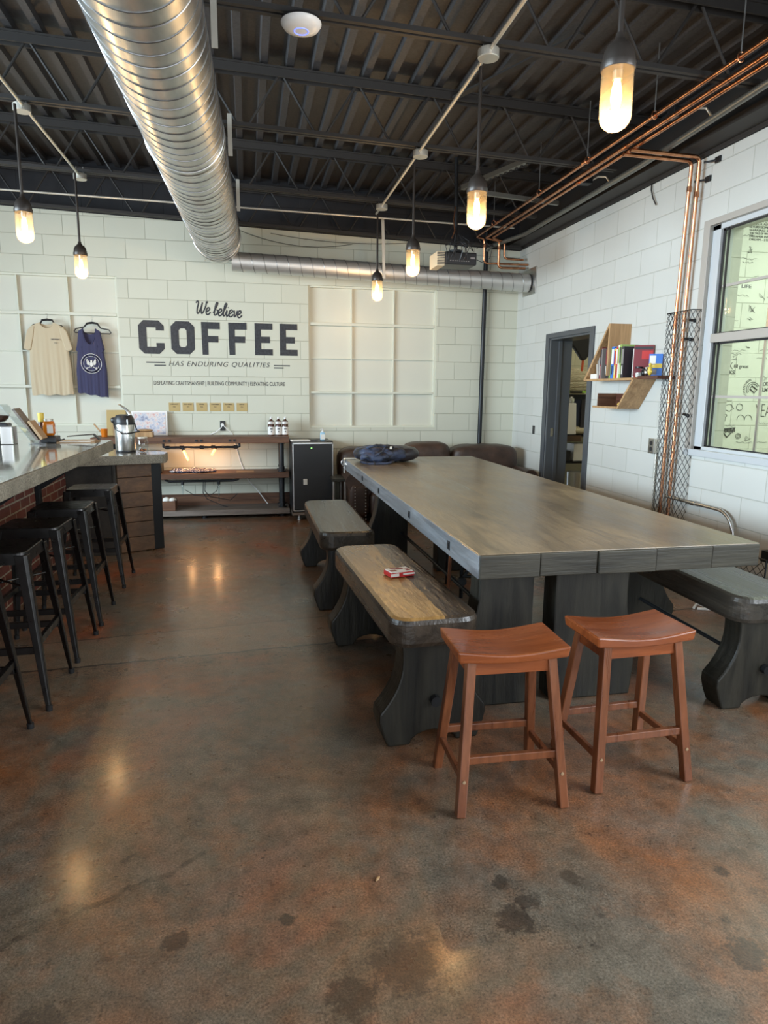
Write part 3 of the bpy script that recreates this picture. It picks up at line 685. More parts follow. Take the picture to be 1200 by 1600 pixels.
b = B(); b.bar((2.26, 5.45, 3.24), (1.98, 6.3, 3.24), .04, .04); b.build('strut', M['dullgrey'], t)
b = B(); b.bar((2.05, 6.05, 3.14), (2.85, 6.15, 3.12), .035, .035); b.build('strut', M['dullgrey'], t)
b = B()
for i in range(13): b.box(2.262-.021*i-.012, 2.262-.021*i+.006, 5.47+.064*i, 5.495+.064*i, 3.212, 3.2195)
b.build('slot_row', M['rubber'], t)
hl = ('nearest', 'second nearest', 'middle', 'second farthest', 'farthest')
for i, y in enumerate((3.35, 4.1, 4.95, 5.8, 6.9)):
    t = thing('pipe_hanger', hl[i]+' steel rod hanger holding the copper pipes', 'pipe hanger', (2.52, y, 3.1), 'rod hangers of the copper pipes')
    b = B(); b.cyl((2.508, y, 3.12), (2.508, y, 3.5), .004, 8); b.build('rod', M['steel'], t)
    b = B(); b.tube([(2.508+.018*math.cos(a), y, 3.10+.024*math.sin(a)) for a in [2*PI*k/16 for k in range(16)]], .004, 6, closed=True); b.build('clip', M['copper'], t, smooth=True)
pipe('steel_conduit', 'thick dull grey conduit running under the roof beside the right wall', [(2.74, 1.6, 3.085), (2.83, 3.54, 3.085), (2.93, 4.925, 3.085), (2.985, 7.24, 3.085), (2.80, 7.78, 3.06), (2.77, 7.87, 3.0)], .022, M['dullgrey'], 'conduit')
for i, (x, y) in enumerate(((2.88, 4.2), (2.98, 5.6))):
    t = thing('roof_junction_box', ('nearer', 'farther')[i]+' small dark junction box with white bent flex above the grey conduit', 'junction box', (x, y, 3.16), 'flex boxes above the conduit')
    b = B(); b.box(x-.20, x-.10, y-.04, y+.04, 3.13, 3.19); b.build('box', M['iron'], t, bevel=.004)
    b = B(); b.tube([(x-.10, y, 3.16), (x-.05, y-.03, 3.19), (x, y-.07, 3.18), (x+.03, y-.1, 3.12)], .008, 8); b.build('flex', M['zinc'], t, smooth=True)
GV = 'copper risers on the right wall'
for i, (yt, yb, zz_) in enumerate(((4.64, 4.695, 3.045), (4.55, 4.590, 3.045))):
    pipe('copper_riser', ('left', 'right')[i]+' one of two copper riser pipes going down the right wall behind the mesh guard', [(2.61, yt-.02, zz_), (3.16, yt, zz_), (3.172, yb, 2.0), (3.172, yb, .02)], .0135, M['copper'], 'pipe', [((3.163, yt+.01, 2.86-.06*i), (0, 0, 1))], GV)
for i, (y, z) in enumerate(((4.47, 2.99), (4.56, 2.89))):
    t = thing('pipe_clamp', ('upper', 'lower')[i]+' black clamp bolting the copper risers to the right wall', 'pipe clamp', (3.18, y, z), 'riser clamps')
    b = B(); b.cyl((3.15, y+.02, z), (3.209, y-.05, z), .007, 8); b.build('arm', M['iron'], t)
    b = B(); b.box(3.195, 3.209, y-.085, y-.03, z-.02, z+.02); b.build('foot', M['iron'], t, bevel=.004)
b = B(); b.tube([(3.2, 5.2, 3.06), (3.195, 5.19, 3.0), (3.19, 5.15, 2.93), (3.195, 5.11, 2.87)], .005, 6)
tag(b.build('loose_wire', M['rubber'], smooth=True), 'short loose black wire dangling on the right wall under the roof', 'wire')
# black stand pipe on the back wall
b = B(); b.cyl((2.765, 7.85, .02), (2.775, 7.85, 3.3), .026, 16)
tag(b.build('stand_pipe', M['iron'], smooth=True), 'black vertical pipe on the back wall from the roof down behind the sofa', 'pipe')
# swagged thin wires along the back wall
for i, (p0, p1, sag) in enumerate((((.3, 7.86, 3.09), (1.9, 7.86, 3.07), .05), ((-.05, 7.86, 3.11), (1.2, 7.86, 3.02), .09))):
    b = B(); q = []
    for k in range(17):
        u = k/16; q.append(tuple(Vector(p0).lerp(Vector(p1), u)+Vector((0, 0, -sag*4*u*(1-u)))))
    b.tube(q, .0028, 5); tag(b.build('slack_wire', M['rubber'], smooth=True), ('longer', 'lower')[i]+' thin dark wire sagging along the top of the back wall above the branch duct', 'wire')
b = B(); b.bar((2.0, 4.1, 3.5), (1.53, 5.116, 3.5), .05, .012)
tag(b.build('bracing_strap', M['black_paint']), 'black diagonal bracing angle between the joists right of the conduit', 'brace')

# =================================================================== DOORWAY
t = sthing('door_1', (WX, 6.5, 0))
b = B(); x0 = WX-.018
b.box(x0, WX, DOOR[1], 7.02, 0, 2.025); b.box(x0, WX, 5.972, DOOR[0], 0, 2.025); b.box(x0, WX, DOOR[0], DOOR[1], DOOR[2], 2.025); b.build('door_frame', M['door_grey'], t, bevel=.004)
b = B(); b.box(WX, WX+.25, DOOR[1]-.02, DOOR[1], 0, DOOR[2]); b.box(WX, WX+.25, DOOR[0], DOOR[0]+.02, 0, DOOR[2]); b.box(WX, WX+.25, DOOR[0], DOOR[1], DOOR[2]-.02, DOOR[2])
b.box(WX+.09, WX+.13, DOOR[1]-.035, DOOR[1]-.02, 0, DOOR[2]-.02); b.box(WX+.09, WX+.13, DOOR[0]+.02, DOOR[0]+.035, 0, DOOR[2]-.02); b.build('jamb', M['door_grey'], t, bevel=.003)
b = B(); b.box(WX+.045, WX+.075, DOOR[1]-.024, DOOR[1]-.0195, .93, 1.02); b.build('strike_plate', M['steel'], t)
# store room contents
SR_ = 'store room things'
t = thing('umbrella', 'closed black umbrella with white tag and orange tip hanging in the doorway', 'umbrella', (3.86, 7.5, 1.66))
b = B(); b.prism([(3.68, 2.06), (4.13, 2.06), (4.02, 1.93), (3.90, 1.78), (3.855, 1.775), (3.76, 1.90), (3.66, 2.0)], 'Y', 7.44, 7.50); b.build('canopy', M['plastic_black'], t, bevel=.015)
b = B(); b.cyl((3.872, 7.47, 1.655), (3.878, 7.47, 1.78), .014, 10); b.build('tip', M['orange'], t, smooth=True)
b = B(); b.prism([(3.94, 1.93), (3.965, 1.93), (3.985, 2.03), (3.96, 2.03)], 'Y', 7.425, 7.437); b.build('tag', M['paper'], t)
t = thing('straw_hat', 'round woven straw hat hanging on the store room wall', 'hat', (4.05, 7.95, 1.55))
b = B(); b.cushion(3.82, 4.26, 7.83, 8.02, 1.38, 1.69, .45); b.build('crown', M['straw'], t, smooth=True, disp=(.02, .05))
b = B(); b.cushion(3.80, 4.28, 7.99, 8.05, 1.45, 1.71, .45); b.build('brim', M['straw'], t, smooth=True)
t = thing('store_rack', 'dark metal storage rack filling the store room behind the doorway', 'rack', (4.05, 8.0, 0))
for x in (3.72, 4.5):
    for y in (7.85, 8.3): b = B(); b.box(x, x+.03, y, y+.03, 0, 1.45); b.build('post', M['blackmetal'], t)
for z in (.52, .86, 1.40): b = B(); b.box(3.72, 4.53, 7.85, 8.33, z, z+.02); b.build('rack_shelf', M['blackmetal'], t)
b = B(); b.box(3.73, 4.5, 8.30, 8.32, .9, 1.38); b.build('back_panel', M['dark_print'], t)
b = B(); b.box(3.66, 4.1, 7.82, 7.848, .80, .875); tag(b.build('wood_rail', M['cladding']), 'short brown wooden board seen through the doorway', 'board')
for i, x in enumerate((3.84, 4.09)):
    b = B(); b.box(x, x+.08, 7.838, 7.85, 1.40, 1.425); tag(b.build('shelf_tag', M['lime']), ('left', 'right')[i]+' lime green tag on the store rack edge', 'tag', 'lime tags')
b = B(); b.prism([(3.90, .885), (4.05, .885), (4.03, 1.275), (3.915, 1.275)], 'Y', 7.86, 8.0)
tag(b.build('paper_bag', M['paper'], bevel=.01), 'tall white paper bag on the store rack', 'bag')
b = B(); b.lathe([(0, 0), (.05, 0), (.055, .04), (.03, .085), (0, .09)], (3.98, 7.93, 1.278)); tag(b.build('metal_bowl', M['steel'], smooth=True), 'small brass coloured bowl above the white paper bag', 'bowl')
b = B(); b.cushion(3.90, 4.3, 7.86, 8.15, .882, .98, .4); tag(b.build('cloth_pile', M['straw'], smooth=True, disp=(.05, .05)), 'rumpled grey cloth heap on the store rack', 'cloth')
for i, (x, z, w, h, m_) in enumerate(((4.12, .90, .22, .42, 'dark_print'), (3.84, .54, .17, .14, 'plastic_black'), (4.05, .545, .15, .22, 'paper'))):
    b = B(); b.box(x, x+w, 7.9, 8.1, z, z+h)
    tag(b.build('storage_box', M[m_], bevel=.006), ('tall black box standing right of the white bag', 'low black crate on the lower rack shelf', 'pale box on the lower rack shelf')[i], 'box')
b = B(); b.cyl((3.93, 7.6, 0), (3.93, 7.6, .45), .09, 20, .10); tag(b.build('waste_bin', M['steel'], smooth=True), 'brushed metal bin on the floor inside the doorway', 'bin')

# =================================================================== INTERIOR WINDOW (right wall) + DOODLED WALL
t = sthing('window_3', (WX, 3.6, 1.0)); y0, y1, z0, z1 = WIN
b = B()   # outer casing
b.box(WX-.022, WX, y1-.005, y1+.06, .972, 2.602); b.box(WX-.022, WX, y0-.06, y0, .972, 2.602); b.box(WX-.022, WX, y0, y1, 2.56, 2.602)
b.build('casing', M['win_frame'], t, bevel=.003)
b = B(); b.box(WX-.03, WX+.02, y0-.06, y1+.065, .965, 1.012); b.build('window_sill', M['win_white'], t, bevel=.004)
b = B(); fx0, fx1 = WX+.02, WX+.11
b.box(fx0-.01, fx1, y1-.085, y1, z0, z1); b.box(fx0-.01, fx1, y0, y0+.05, z0, z1); b.box(fx0-.01, fx1, y0, y1, z1-.035, z1); b.box(fx0-.01, fx1, y0, y1, z0, z0+.03); b.build('window_frame', M['win_white'], t, bevel=.003)
b = B(); b.box(fx0-.02, fx1, y0+.05, y1-.085, 1.765, 1.825); b.build('meeting_rail', M['win_frame'], t, bevel=.004)
b = B()
for (za, zb_) in ((z0+.03, 1.765), (1.825, z1-.035)):
    b.box(fx0+.01, fx0+.02, y1-.105, y1-.085, za, zb_); b.box(fx0+.01, fx0+.02, y1-.145, y1-.132, za, zb_)
    b.box(fx0+.01, fx0+.02, y0+.05, y1-.085, zb_-.012, zb_); b.box(fx0+.01, fx0+.02, y0+.05, y1-.085, za, za+.008)
b.build('gasket', M['rubber'], t)
for (za, zb_) in ((z0+.03, 1.765), (1.825, z1-.035)):
    b = B(); b.box(fx0+.035, fx0+.041, y0+.05, y1-.085, za, zb_); b.build('window_pane', M['glass'], t)
    zm = 1.392 if za < 1.5 else 2.146
    for yv in (3.855, 3.30): b = B(); b.box(fx0+.024, fx0+.034, yv-.009, yv+.009, za, zb_); b.build('muntin', M['steel'], t)
    b = B(); b.box(fx0+.02, fx0+.034, y0+.05, y1-.10, zm-.009, zm+.009); b.build('muntin', M['win_frame'], t)
# hand drawing on the white blocks of the art room: (u, v) sketched on a 1200 x 1600 sheet laid on the wall
def sk(u, v): return (3.945+.00617*(u-1124+(v-565)*.093), 1.684-.00550*(v-565))
t = thing('wall_doodles', 'black marker drawings and words covering the white block wall behind the window', 'drawing', (4.1, 5.13, 1.2))
def stroke(name, pts, r=.0022, closed=False, m='marker'):
    b = B(); b.tube([(sk(u, v)[0], 5.127, sk(u, v)[1]) for u, v in pts], r, 4, closed=closed); return b.build(name, M[m], t)
def word(txt, u0, u1, v, h, bold=.0):
    x0_, z0_ = sk(u0, v); x1_, _ = sk(u1, v)
    put_text('doodle_word', txt, .1, M['marker'], ((x0_+x1_)/2, 5.128, z0_), FACE_Y, t, fit=(x1_-x0_), fith=h*.0055, bold=bold)
word('OAKS.', 1121, 1143, 585, 6, .002); word('fill great', 1140, 1163, 577, 7); word('FILM', 1181, 1194, 611, 6, .004); word('SHORT', 1182, 1196, 602, 6)
word('YEA', 1174, 1200, 650, 20, -.002); word('LIFE', 1151, 1166, 457, 5); word('ALL', 1157, 1168, 447, 3)
for i, s_ in enumerate(('THESE DAYS ARE', 'US THE FUTURE', 'BRAVE & ALWAYS', 'RETURN SOME LOVE', 'SHARING IDEAS', 'THE TALE OF WHAT THE', 'DREAMER INVENTS', 'DREAM - STREAM')): word(s_, 1162, 1203, 358+i*4.4, 3.0)
stroke('doodle', [(1132+8*math.cos(a)*(1+.18*math.sin(5*a)), 636+5*math.sin(a)*(1+.18*math.cos(5*a))) for a in [2*PI*i/30 for i in range(30)]], closed=True)
stroke('doodle', [(1150+5*math.cos(a), 635+5*math.sin(a)) for a in [2*PI*i/20 for i in range(20)]], closed=True)
for rr in (4, 2): stroke('doodle', [(1148+rr*math.cos(a), 680+rr*math.sin(a)) for a in [2*PI*i/20 for i in range(20)]], closed=True)
for rr in (8, 10.5): stroke('doodle', [(1171+rr*math.cos(a), 608+rr*1.1*math.sin(a)) for a in [PI*.85+PI*1.0*i/18 for i in range(19)]])
stroke('doodle', [(1166, 607), (1169, 602), (1177, 608), (1173, 613)], .006, True)
stroke('doodle', [(1124, 669), (1143, 667), (1135, 677), (1130, 682), (1125, 675)], .006, True)
for i in range(7):
    for j in range(2):
        u = 1125+i*2.7; v = 668+j*3+(i % 2)*1.5; stroke('doodle', [(u, v), (u+1.6, v), (u+.8, v+2)], .006, True)
for s_ in (-1, 1): stroke('doodle', [(1158+s_*6+6*math.cos(a), 655+8*math.sin(a)) for a in [PI+PI*i/12 for i in range(13)]])
for (u, v, L) in ((1128, 549, 30), (1130, 554, 22), (1180, 548, 18), (1128, 664, 14), (1176, 660, 20), (1145, 690, 25), (1150, 415, 24), (1152, 420, 16), (1140, 468, 22), (1170, 440, 20), (1178, 690, 16), (1190, 470, 10), (1136, 505, 10), (1150, 382, 18), (1126, 625, 12), (1176, 560, 16)):
    stroke('doodle', [(u+L*i/14, v+random.uniform(-1.3, 1.3)) for i in range(15)], .0012)
stroke('doodle', [(1133, 575), (1138, 567)]); stroke('doodle', [(1131, 567), (1138, 577)]); stroke('doodle', [(1128+2*math.cos(a), 648+2*math.sin(a)) for a in [2*PI*i/12 for i in range(12)]], closed=True); stroke('doodle', [(1128, 650), (1127, 657)])
stroke('doodle', [(1129, 487), (1132, 485), (1133, 496), (1128, 497)], .005, True)
for k in range(15):
    a = PI*.7+k*.16; stroke('doodle', [(1171+13*math.cos(a), 608+14*math.sin(a)), (1171+16*math.cos(a), 608+17*math.sin(a))])
for (u, v, k) in ((1168, 487, 9), (1165, 402, 9), (1166, 505, 7), (1135, 455, 7), (1190, 590, 6), (1163, 683, 8), (1165, 545, 5), (1184, 470, 6), (1140, 560, 6)):
    q = [(u, v)]
    for i in range(k): q.append((u+random.uniform(-6, 6), v+random.uniform(-6, 6)))
    stroke('doodle', q, .0013)

# =================================================================== LETTERING ON THE BACK WALL
t = thing('painted_slogan', 'black painted slogan with the giant word COFFEE on the white block wall', 'wall sign', (-.3, DY, 1.4))
YT = DY-.0015
def letter(ch, x0, x1, z0, z1):
    w, h = x1-x0, z1-z0; s_ = .085; c = .055; v = .075
    P = lambda L: [(x0+a, z0+b_) for a, b_ in L]
    if ch == 'C':
        polys = [P([(c, 0), (w-c, 0), (w, c), (w, h*.33), (w-s_, h*.33), (w-s_, v), (s_, v), (s_, h-v), (w-s_, h-v), (w-s_, h*.70), (w, h*.70), (w, h-c), (w-c, h), (c, h), (0, h-c), (0, c)])]
    elif ch == 'O':
        polys = [P([(c, 0), (w-c, 0), (w, c), (w, h-c), (w-c, h), (w/2, h), (w/2, h-v), (w-s_-.02, h-v), (w-s_, h-v-.02), (w-s_, v+.02), (w-s_-.02, v), (w/2, v), (w/2, 0)]),
                 P([(w/2, 0), (w/2, v), (s_+.02, v), (s_, v+.02), (s_, h-v-.02), (s_+.02, h-v), (w/2, h-v), (w/2, h), (c, h), (0, h-c), (0, c), (c, 0)])]
        polys[0] = P([(w/2, 0), (w-c, 0), (w, c), (w, h-c), (w-c, h), (w/2, h), (w/2, h-v), (w-s_-.02, h-v), (w-s_, h-v-.02), (w-s_, v+.02), (w-s_-.02, v), (w/2, v)])
        polys[1] = P([(w/2, 0), (w/2, v), (s_+.02, v), (s_, v+.02), (s_, h-v-.02), (s_+.02, h-v), (w/2, h-v), (w/2, h), (c, h), (0, h-c), (0, c), (c, 0)])
    elif ch == 'F':
        s_ = .07; polys = [P([(.005, 0), (s_, 0), (s_, h*.38), (w-.02, h*.38), (w-.02, h*.58), (s_, h*.58), (s_, h-v), (w, h-v), (w, h), (0, h)])]
    else:
        s_ = .07; polys = [P([(0, 0), (w, 0), (w, v*.9), (s_, v*.9), (s_, h*.39), (w-.03, h*.39), (w-.03, h*.59), (s_, h*.59), (s_, h-v*.9), (w, h-v*.9), (w, h), (0, h)])]
    b = B()
    for q in polys: b.prism(q, 'Y', YT-.001, YT)
    b.build('letter', M['lettering'], t)
for ch, a0, a1, za, zb_ in (('C', -1.14, -.873, 1.785, 2.140), ('O', -.803, -.551, 1.787, 2.137), ('F', -.478, -.277, 1.786, 2.137), ('F', -.187, .014, 1.788, 2.138), ('E', .100, .298, 1.789, 2.138), ('E', .378, .576, 1.790, 2.140)):
    letter(ch, a0, a1, za, zb_)
# "We believe": brush script drawn stroke by stroke in units of letter height
SC = {'W': [[(0, .85), (.08, 1.0), (.17, .85), (.15, .4), (.2, .05), (.3, .1), (.42, .6), (.45, .9), (.44, .4), (.5, .05), (.6, .12), (.72, .6), (.74, .98), (.82, .85)]],
      'e': [[(0, .25), (.14, .28), (.26, .42), (.2, .56), (.08, .5), (.04, .25), (.12, .03), (.26, .05), (.36, .22)]],
      'b': [[(.0, .2), (.14, .6), (.22, .95), (.14, 1.02), (.08, .8), (.08, .2), (.14, .03), (.27, .12), (.3, .36), (.2, .46), (.28, .42), (.38, .42)]],
      'l': [[(0, .2), (.14, .6), (.22, .95), (.14, 1.02), (.08, .8), (.08, .2), (.14, .03), (.26, .18)]],
      'i': [[(0, .2), (.08, .5), (.08, .2), (.14, .03), (.24, .18)], [(.12, .70), (.14, .74)]],
      'v': [[(0, .4), (.06, .52), (.1, .3), (.14, .04), (.24, .2), (.28, .5), (.34, .42)]]}
xs = -.545; hh = .135; base0 = 2.205
adv = {'W': .80, 'e': .34, 'b': .34, 'l': .24, 'i': .22, 'v': .32, ' ': .24}
tot = sum(adv[c] for c in 'We believe'); kx = (.545-.045)/tot
for ch in 'We believe':
    if ch in SC:
        for st in SC[ch]:
            # Catmull-Rom smoothing of the brush stroke
            P_ = [st[0]]+st+[st[-1]]; q = []
            for i in range(1, len(P_)-2):
                for k in range(5):
                    u = k/5
                    q.append(tuple(.5*((2*P_[i][j])+(-P_[i-1][j]+P_[i+1][j])*u+(2*P_[i-1][j]-5*P_[i][j]+4*P_[i+1][j]-P_[i+2][j])*u*u+(-P_[i-1][j]+3*P_[i][j]-3*P_[i+1][j]+P_[i+2][j])*u**3) for j in (0, 1)))
            q.append(st[-1]); b = B()
            b.tube([(xs+(px+.18*pz)*kx*1.05, DY-.001, base0-.035*((xs+.3)/.5)+pz*hh) for px, pz in q], .0085, 6)
            for v in b.bm.verts: v.co.y = DY-.0022+(v.co.y-DY+.001)*.15
            b.build('script_stroke', M['lettering'], t)
    xs += adv[ch]*kx
put_text('slogan_line', 'HAS ENDURING QUALITIES', .1, M['lettering'], (-.288, YT, 1.648), FACE_Y, t, fit=1.10, fith=.062, shear=.28, spacing=1.15, bold=-.0005)
put_text('slogan_line', 'DISPLAYING CRAFTSMANSHIP | BUILDING COMMUNITY | ELEVATING CULTURE', .08, M['lettering'], (-.29, YT, 1.437), FACE_Y, t, fit=1.43, fith=.058, bold=.0)
for (xa, xb, z) in ((-1.075, -.875, 1.694), (-.99, -.87, 1.663), (.305, .487, 1.678), (.305, .415, 1.652)):
    b = B(); b.box(xa, xb, YT-.001, YT, z-.006, z+.006); b.build('flourish_bar', M['lettering'], t)

# six kraft name cards
names = ('first', 'second', 'third', 'fourth', 'fifth', 'sixth')
cards = (('LAMPLIGHT', '$3.5'), ('BLACK MAGIC', '$4'), ('STROMA', '$3.5'), ('COLOMBIA', '$3.5'), ('GUATEMALA', '$4'), ('DECAF', '$3.5'))
for i, (nm, pr) in enumerate(cards):
    x = -.80+i*.1475
    t = thing('name_card', names[i]+' from the left in the row of six kraft price cards under the slogan', 'card', (x, DY, 1.21), 'kraft price cards')
    b = B(); b.box(x-.060, x+.060, DY-.004, DY-.001, 1.165, 1.258); b.build('card', M['kraft'], t)
    put_text('card_text', nm, .02, M['lettering'], (x, DY-.0052, 1.236), FACE_Y, t, fit=.085 if len(nm) > 6 else .055, fith=.011, bold=.0004)
    put_text('card_text', pr, .02, M['lettering'], (x, DY-.0052, 1.206), FACE_Y, t, fit=.028, fith=.010, bold=.0004)

# =================================================================== SHIRTS
def garment(label, nm, m, cx, hw_top, hw_bot, ztop, zbot, yw, neck_w, neck_d, sh_drop, sleeves, folds, hem_tilt=0., tilt=0.):
    t = thing(nm, label, 'shirt' if sleeves else 'tank top', (cx, yw, zbot))
    def topz(u, front):
        a = abs(u); x_ = a*hw_top
        if x_ < neck_w: return ztop - (neck_d if front else neck_d*.35)*math.sqrt(max(0, 1-(x_/neck_w)**2))
        return ztop - sh_drop*(x_-neck_w)/(hw_top-neck_w)
    b = B(); nu, nv = 44, 30; grid = {}
    for side in (0, 1):
        for i in range(nu+1):
            u = -1+2*i/nu
            for j in range(nv+1):
                w_ = j/nv
                zt_ = topz(u, side == 0); zb_ = zbot+hem_tilt*u+.006*math.sin(u*9)
                z = zt_+(zb_-zt_)*w_
                k = min(1, max(0, (ztop-z)/(ztop-zbot)))
                hw = hw_top+(hw_bot-hw_top)*min(1, k*1.6)
                if not sleeves and k < .33: hw = hw_bot - (hw_bot-hw_top)*(1-k/.33)**.6 if k > 0 else hw_top
                x = cx+u*hw+tilt*k
                fold = folds*(.6*math.sin(u*11+2.2*w_)+.4*math.sin(u*23+5*w_*u+1))*k
                edge = (1-u*u)**.5 if abs(u) < 1 else 0
                y = yw+(-1 if side == 0 else .35)*(.012+.016*edge)+fold*(1 if side == 0 else .3)
                grid[side, i, j] = b.bm.verts.new((x, y, z))
    for side in (0, 1):
        for i in range(nu):
            for j in range(nv): b.bm.faces.new([grid[side, i, j], grid[side, i+1, j], grid[side, i+1, j+1], grid[side, i, j+1]])
    for j in range(nv):
        for i in (0, nu): b.bm.faces.new([grid[0, i, j], grid[0, i, j+1], grid[1, i, j+1], grid[1, i, j]])
    b.build('body', m, t, smooth=True)
    if sleeves:
        for s_ in (-1, 1):
            q = [(hw_top-.05, -.035), (hw_top-.005, -.052), (hw_top+.028, -.085), (hw_top+.052, -.17), (hw_top+.078, -.272), (hw_top+.040, -.292), (hw_top+.004, -.285), (hw_top-.012, -.22), (hw_top-.03, -.15)]
            b = B(); b.prism([(cx+s_*a, ztop+c_2) for a, c_2 in q], 'Y', yw-.030, yw+.002); b.build('sleeve', m, t, bevel=.010)
    b = B(); rr = [(cx+neck_w*math.cos(a), yw-.014-.014*abs(math.sin(a)), ztop+.001-neck_d*math.sin(a)) for a in [PI*i/20 for i in range(21)]]; b.tube(rr, .004, 6); b.build('neckband', m, t, smooth=True)
    return t
def hanger(label, cx, zt_, yw, hw, drop, tl=0.):
    t = thing('clothes_hanger', label, 'hanger', (cx, yw, zt_), 'black clothes hangers')
    b = B(); L = [(-hw, -drop-.03-tl), (-hw+.02, -drop-.005-tl), (-hw*.45, -.045), (-.05, -.008), (0, 0), (.05, -.008), (hw*.45, -.055), (hw-.02, -drop-.01+tl*0), (hw, -drop-.04)]
    b.tube([(cx+x, yw, zt_+z) for x, z in L], [.006, .006, .007, .011, .012, .011, .007, .006, .006], 8)
    b.tube([(cx-hw, yw, zt_-drop-.03-tl), (cx-hw+.01, yw, zt_-drop-.045-tl), (cx+hw-.01, yw, zt_-drop-.052), (cx+hw, yw, zt_-drop-.04)], .0055, 8); b.build('frame', M['plastic_black'], t, smooth=True)
    b = B(); b.tube([(cx, yw, zt_), (cx+.002, yw, zt_+.03)]+[(cx+.012*math.cos(a), yw, zt_+.045+.012*math.sin(a)) for a in [-PI/2+PI*1.3*i/8 for i in range(9)]], .002, 6); b.build('hook', M['steel'], t, smooth=True)
    return t
t = garment('sand coloured t-shirt with small black chest print on a hanger', 't_shirt', M['tan_cloth'], -2.045, .165, .205, 2.085, 1.335, 7.86, .066, .062, .05, True, .006, hem_tilt=.002, tilt=.012)
put_text('chest_print', 'DEEP THOUGHT', .02, M['marker'], (-1.965, 7.824, 1.905), FACE_Y, t, fit=.085, fith=.013, bold=.0004)
put_text('chest_print', 'CO', .02, M['marker'], (-1.965, 7.824, 1.868), FACE_Y, t, fit=.03, fith=.016)
hanger('black hanger inside the sand coloured t-shirt', -2.04, 2.115, 7.862, .16, .05)
t = garment('navy tank top with round white eagle emblem on a hanger', 'tank_top', M['navy_cloth'], -1.63, .105, .152, 2.035, 1.335, 7.86, .062, .17, .03, False, .005, hem_tilt=-.028, tilt=0.)
hanger('black hanger showing through the navy tank top', -1.60, 2.095, 7.872, .185, .06)
# emblem
EC = (-1.625, 7.8265, 1.668); b = B(); k = 48
for (ra, rb) in ((.104, .100), (.078, .0755)):
    for i in range(k):
        a0, a1 = 2*PI*i/k, 2*PI*(i+1)/k
        q = [(EC[0]+r*math.cos(a), EC[1], EC[2]+r*math.sin(a)) for r, a in ((ra, a0), (ra, a1), (rb, a1), (rb, a0))]; b.quad(q)
b.build('emblem_ring', M['paper'], t)
for s_ in (-1, 1):
    for j in range(5):
        b = B(); L = .052-.006*j; a = .95-.22*j
        b.bar((EC[0]+s_*.014, EC[1], EC[2]-.004*j), (EC[0]+s_*(.014+L*math.cos(a)), EC[1], EC[2]+.006+L*math.sin(a)-.004*j), .007, .001, (0, 1, 0)); b.build('emblem_wing', M['paper'], t)
b = B(); b.prism([(EC[0]-.012, EC[2]+.012), (EC[0]+.012, EC[2]+.012), (EC[0]+.014, EC[2]-.02), (EC[0], EC[2]-.04), (EC[0]-.014, EC[2]-.02)], 'Y', EC[1]-.001, EC[1]); b.prism([(EC[0]-.008, EC[2]+.016), (EC[0]+.008, EC[2]+.016), (EC[0]+.012, EC[2]+.028), (EC[0], EC[2]+.036), (EC[0]-.008, EC[2]+.03)], 'Y', EC[1]-.001, EC[1]); b.build('emblem_body', M['paper'], t)
for s_ in (-1, 1):
    b = B(); b.bar((EC[0]+s_*.012, EC[1], EC[2]-.034), (EC[0]+s_*.045, EC[1], EC[2]-.05), .006, .001, (0, 1, 0)); b.ball((EC[0]+s_*.046, EC[1], EC[2]-.048), .009, .001, .009, 1); b.build('emblem_claw', M['paper'], t)
def arc_text(txt, r, a0, a1, flip, par):
    for i, ch in enumerate(txt):
        if ch == ' ': continue
        a = a0+(a1-a0)*i/(len(txt)-1)
        me = text_mesh(ch, .02, bold=.0006); rr = Matrix.Rotation(a-PI/2+(PI if flip else 0), 3, 'Z')
        w = par.location
        for v in me.vertices:
            q = rr @ Vector((v.co.x, v.co.y-.007, 0)); v.co = Vector((EC[0]+r*math.cos(a)+q.x, EC[1]-.0005, EC[2]+r*math.sin(a)+q.y)) - w
        me.materials.clear(); me.materials.append(M['paper']); o = bpy.data.objects.new('emblem_letter', me); COL.objects.link(o); o.parent = par
arc_text('COFFEE THE VIRTUE', .088, math.radians(160), math.radians(12), False, t)
arc_text('MANUFACTURING', .090, math.radians(228), math.radians(322), True, t)

# =================================================================== COMMUNAL TABLE
def curved_leg(name, parent, cx, cy, z1, half_top, bulge, foot, thick, m, side=(1, 1), arch=True):
    """slab leg: narrow under the top, swelling to a bulge near the floor, arched between its feet"""
    def prof(s_):
        if not s_: return [(half_top, z1), (half_top, 0)]
        pts = []
        for k in range(13):
            u = k/12; z = z1*(1-u)
            if u < .68: w = half_top-.012*math.sin(u/.68*PI)+(bulge-half_top)*(u/.68)**2.4
            else: w = bulge+(foot-bulge)*((u-.68)/.32)**1.6
            pts.append((w, z))
        return pts
    R_ = [(cx+w, z) for w, z in prof(side[1])]; L_ = [(cx-w, z) for w, z in prof(side[0])]
    bot = []
    if arch:
        for k in range(9):
            a = PI*k/8; bot.append((cx+foot*.52*math.cos(a), .055*math.sin(a)))
    poly = R_+bot+L_[::-1]
    b = B(); b.prism(poly, 'Y', cy-thick/2, cy+thick/2)
    return b.build(name, m, parent, bevel=.008)
TX0, TX1, TY0, TY1, TZ = .905, 2.215, 2.52, 6.50, .765
t = thing('communal_table', 'long massive dark plank table running towards the back wall', 'table', (1.555, 4.5, 0))
b = B(); edges = [TX0, 1.17, 1.43, 1.70, 1.975, TX1]; ends = (.0, .006, -.004, .004, .010)
b.box(TX0, TX1, TY0+.006, TY1, TZ-.100, TZ)
top = b.build('tabletop', M['tabletop'], t, bevel=.004)
b = B(); b.box(TX0-.004, TX0+.03, TY0-.002, TY1, TZ-.103, TZ-.004)
b.build('edge_beam', M['tableside'], t, bevel=.003)
b = B()
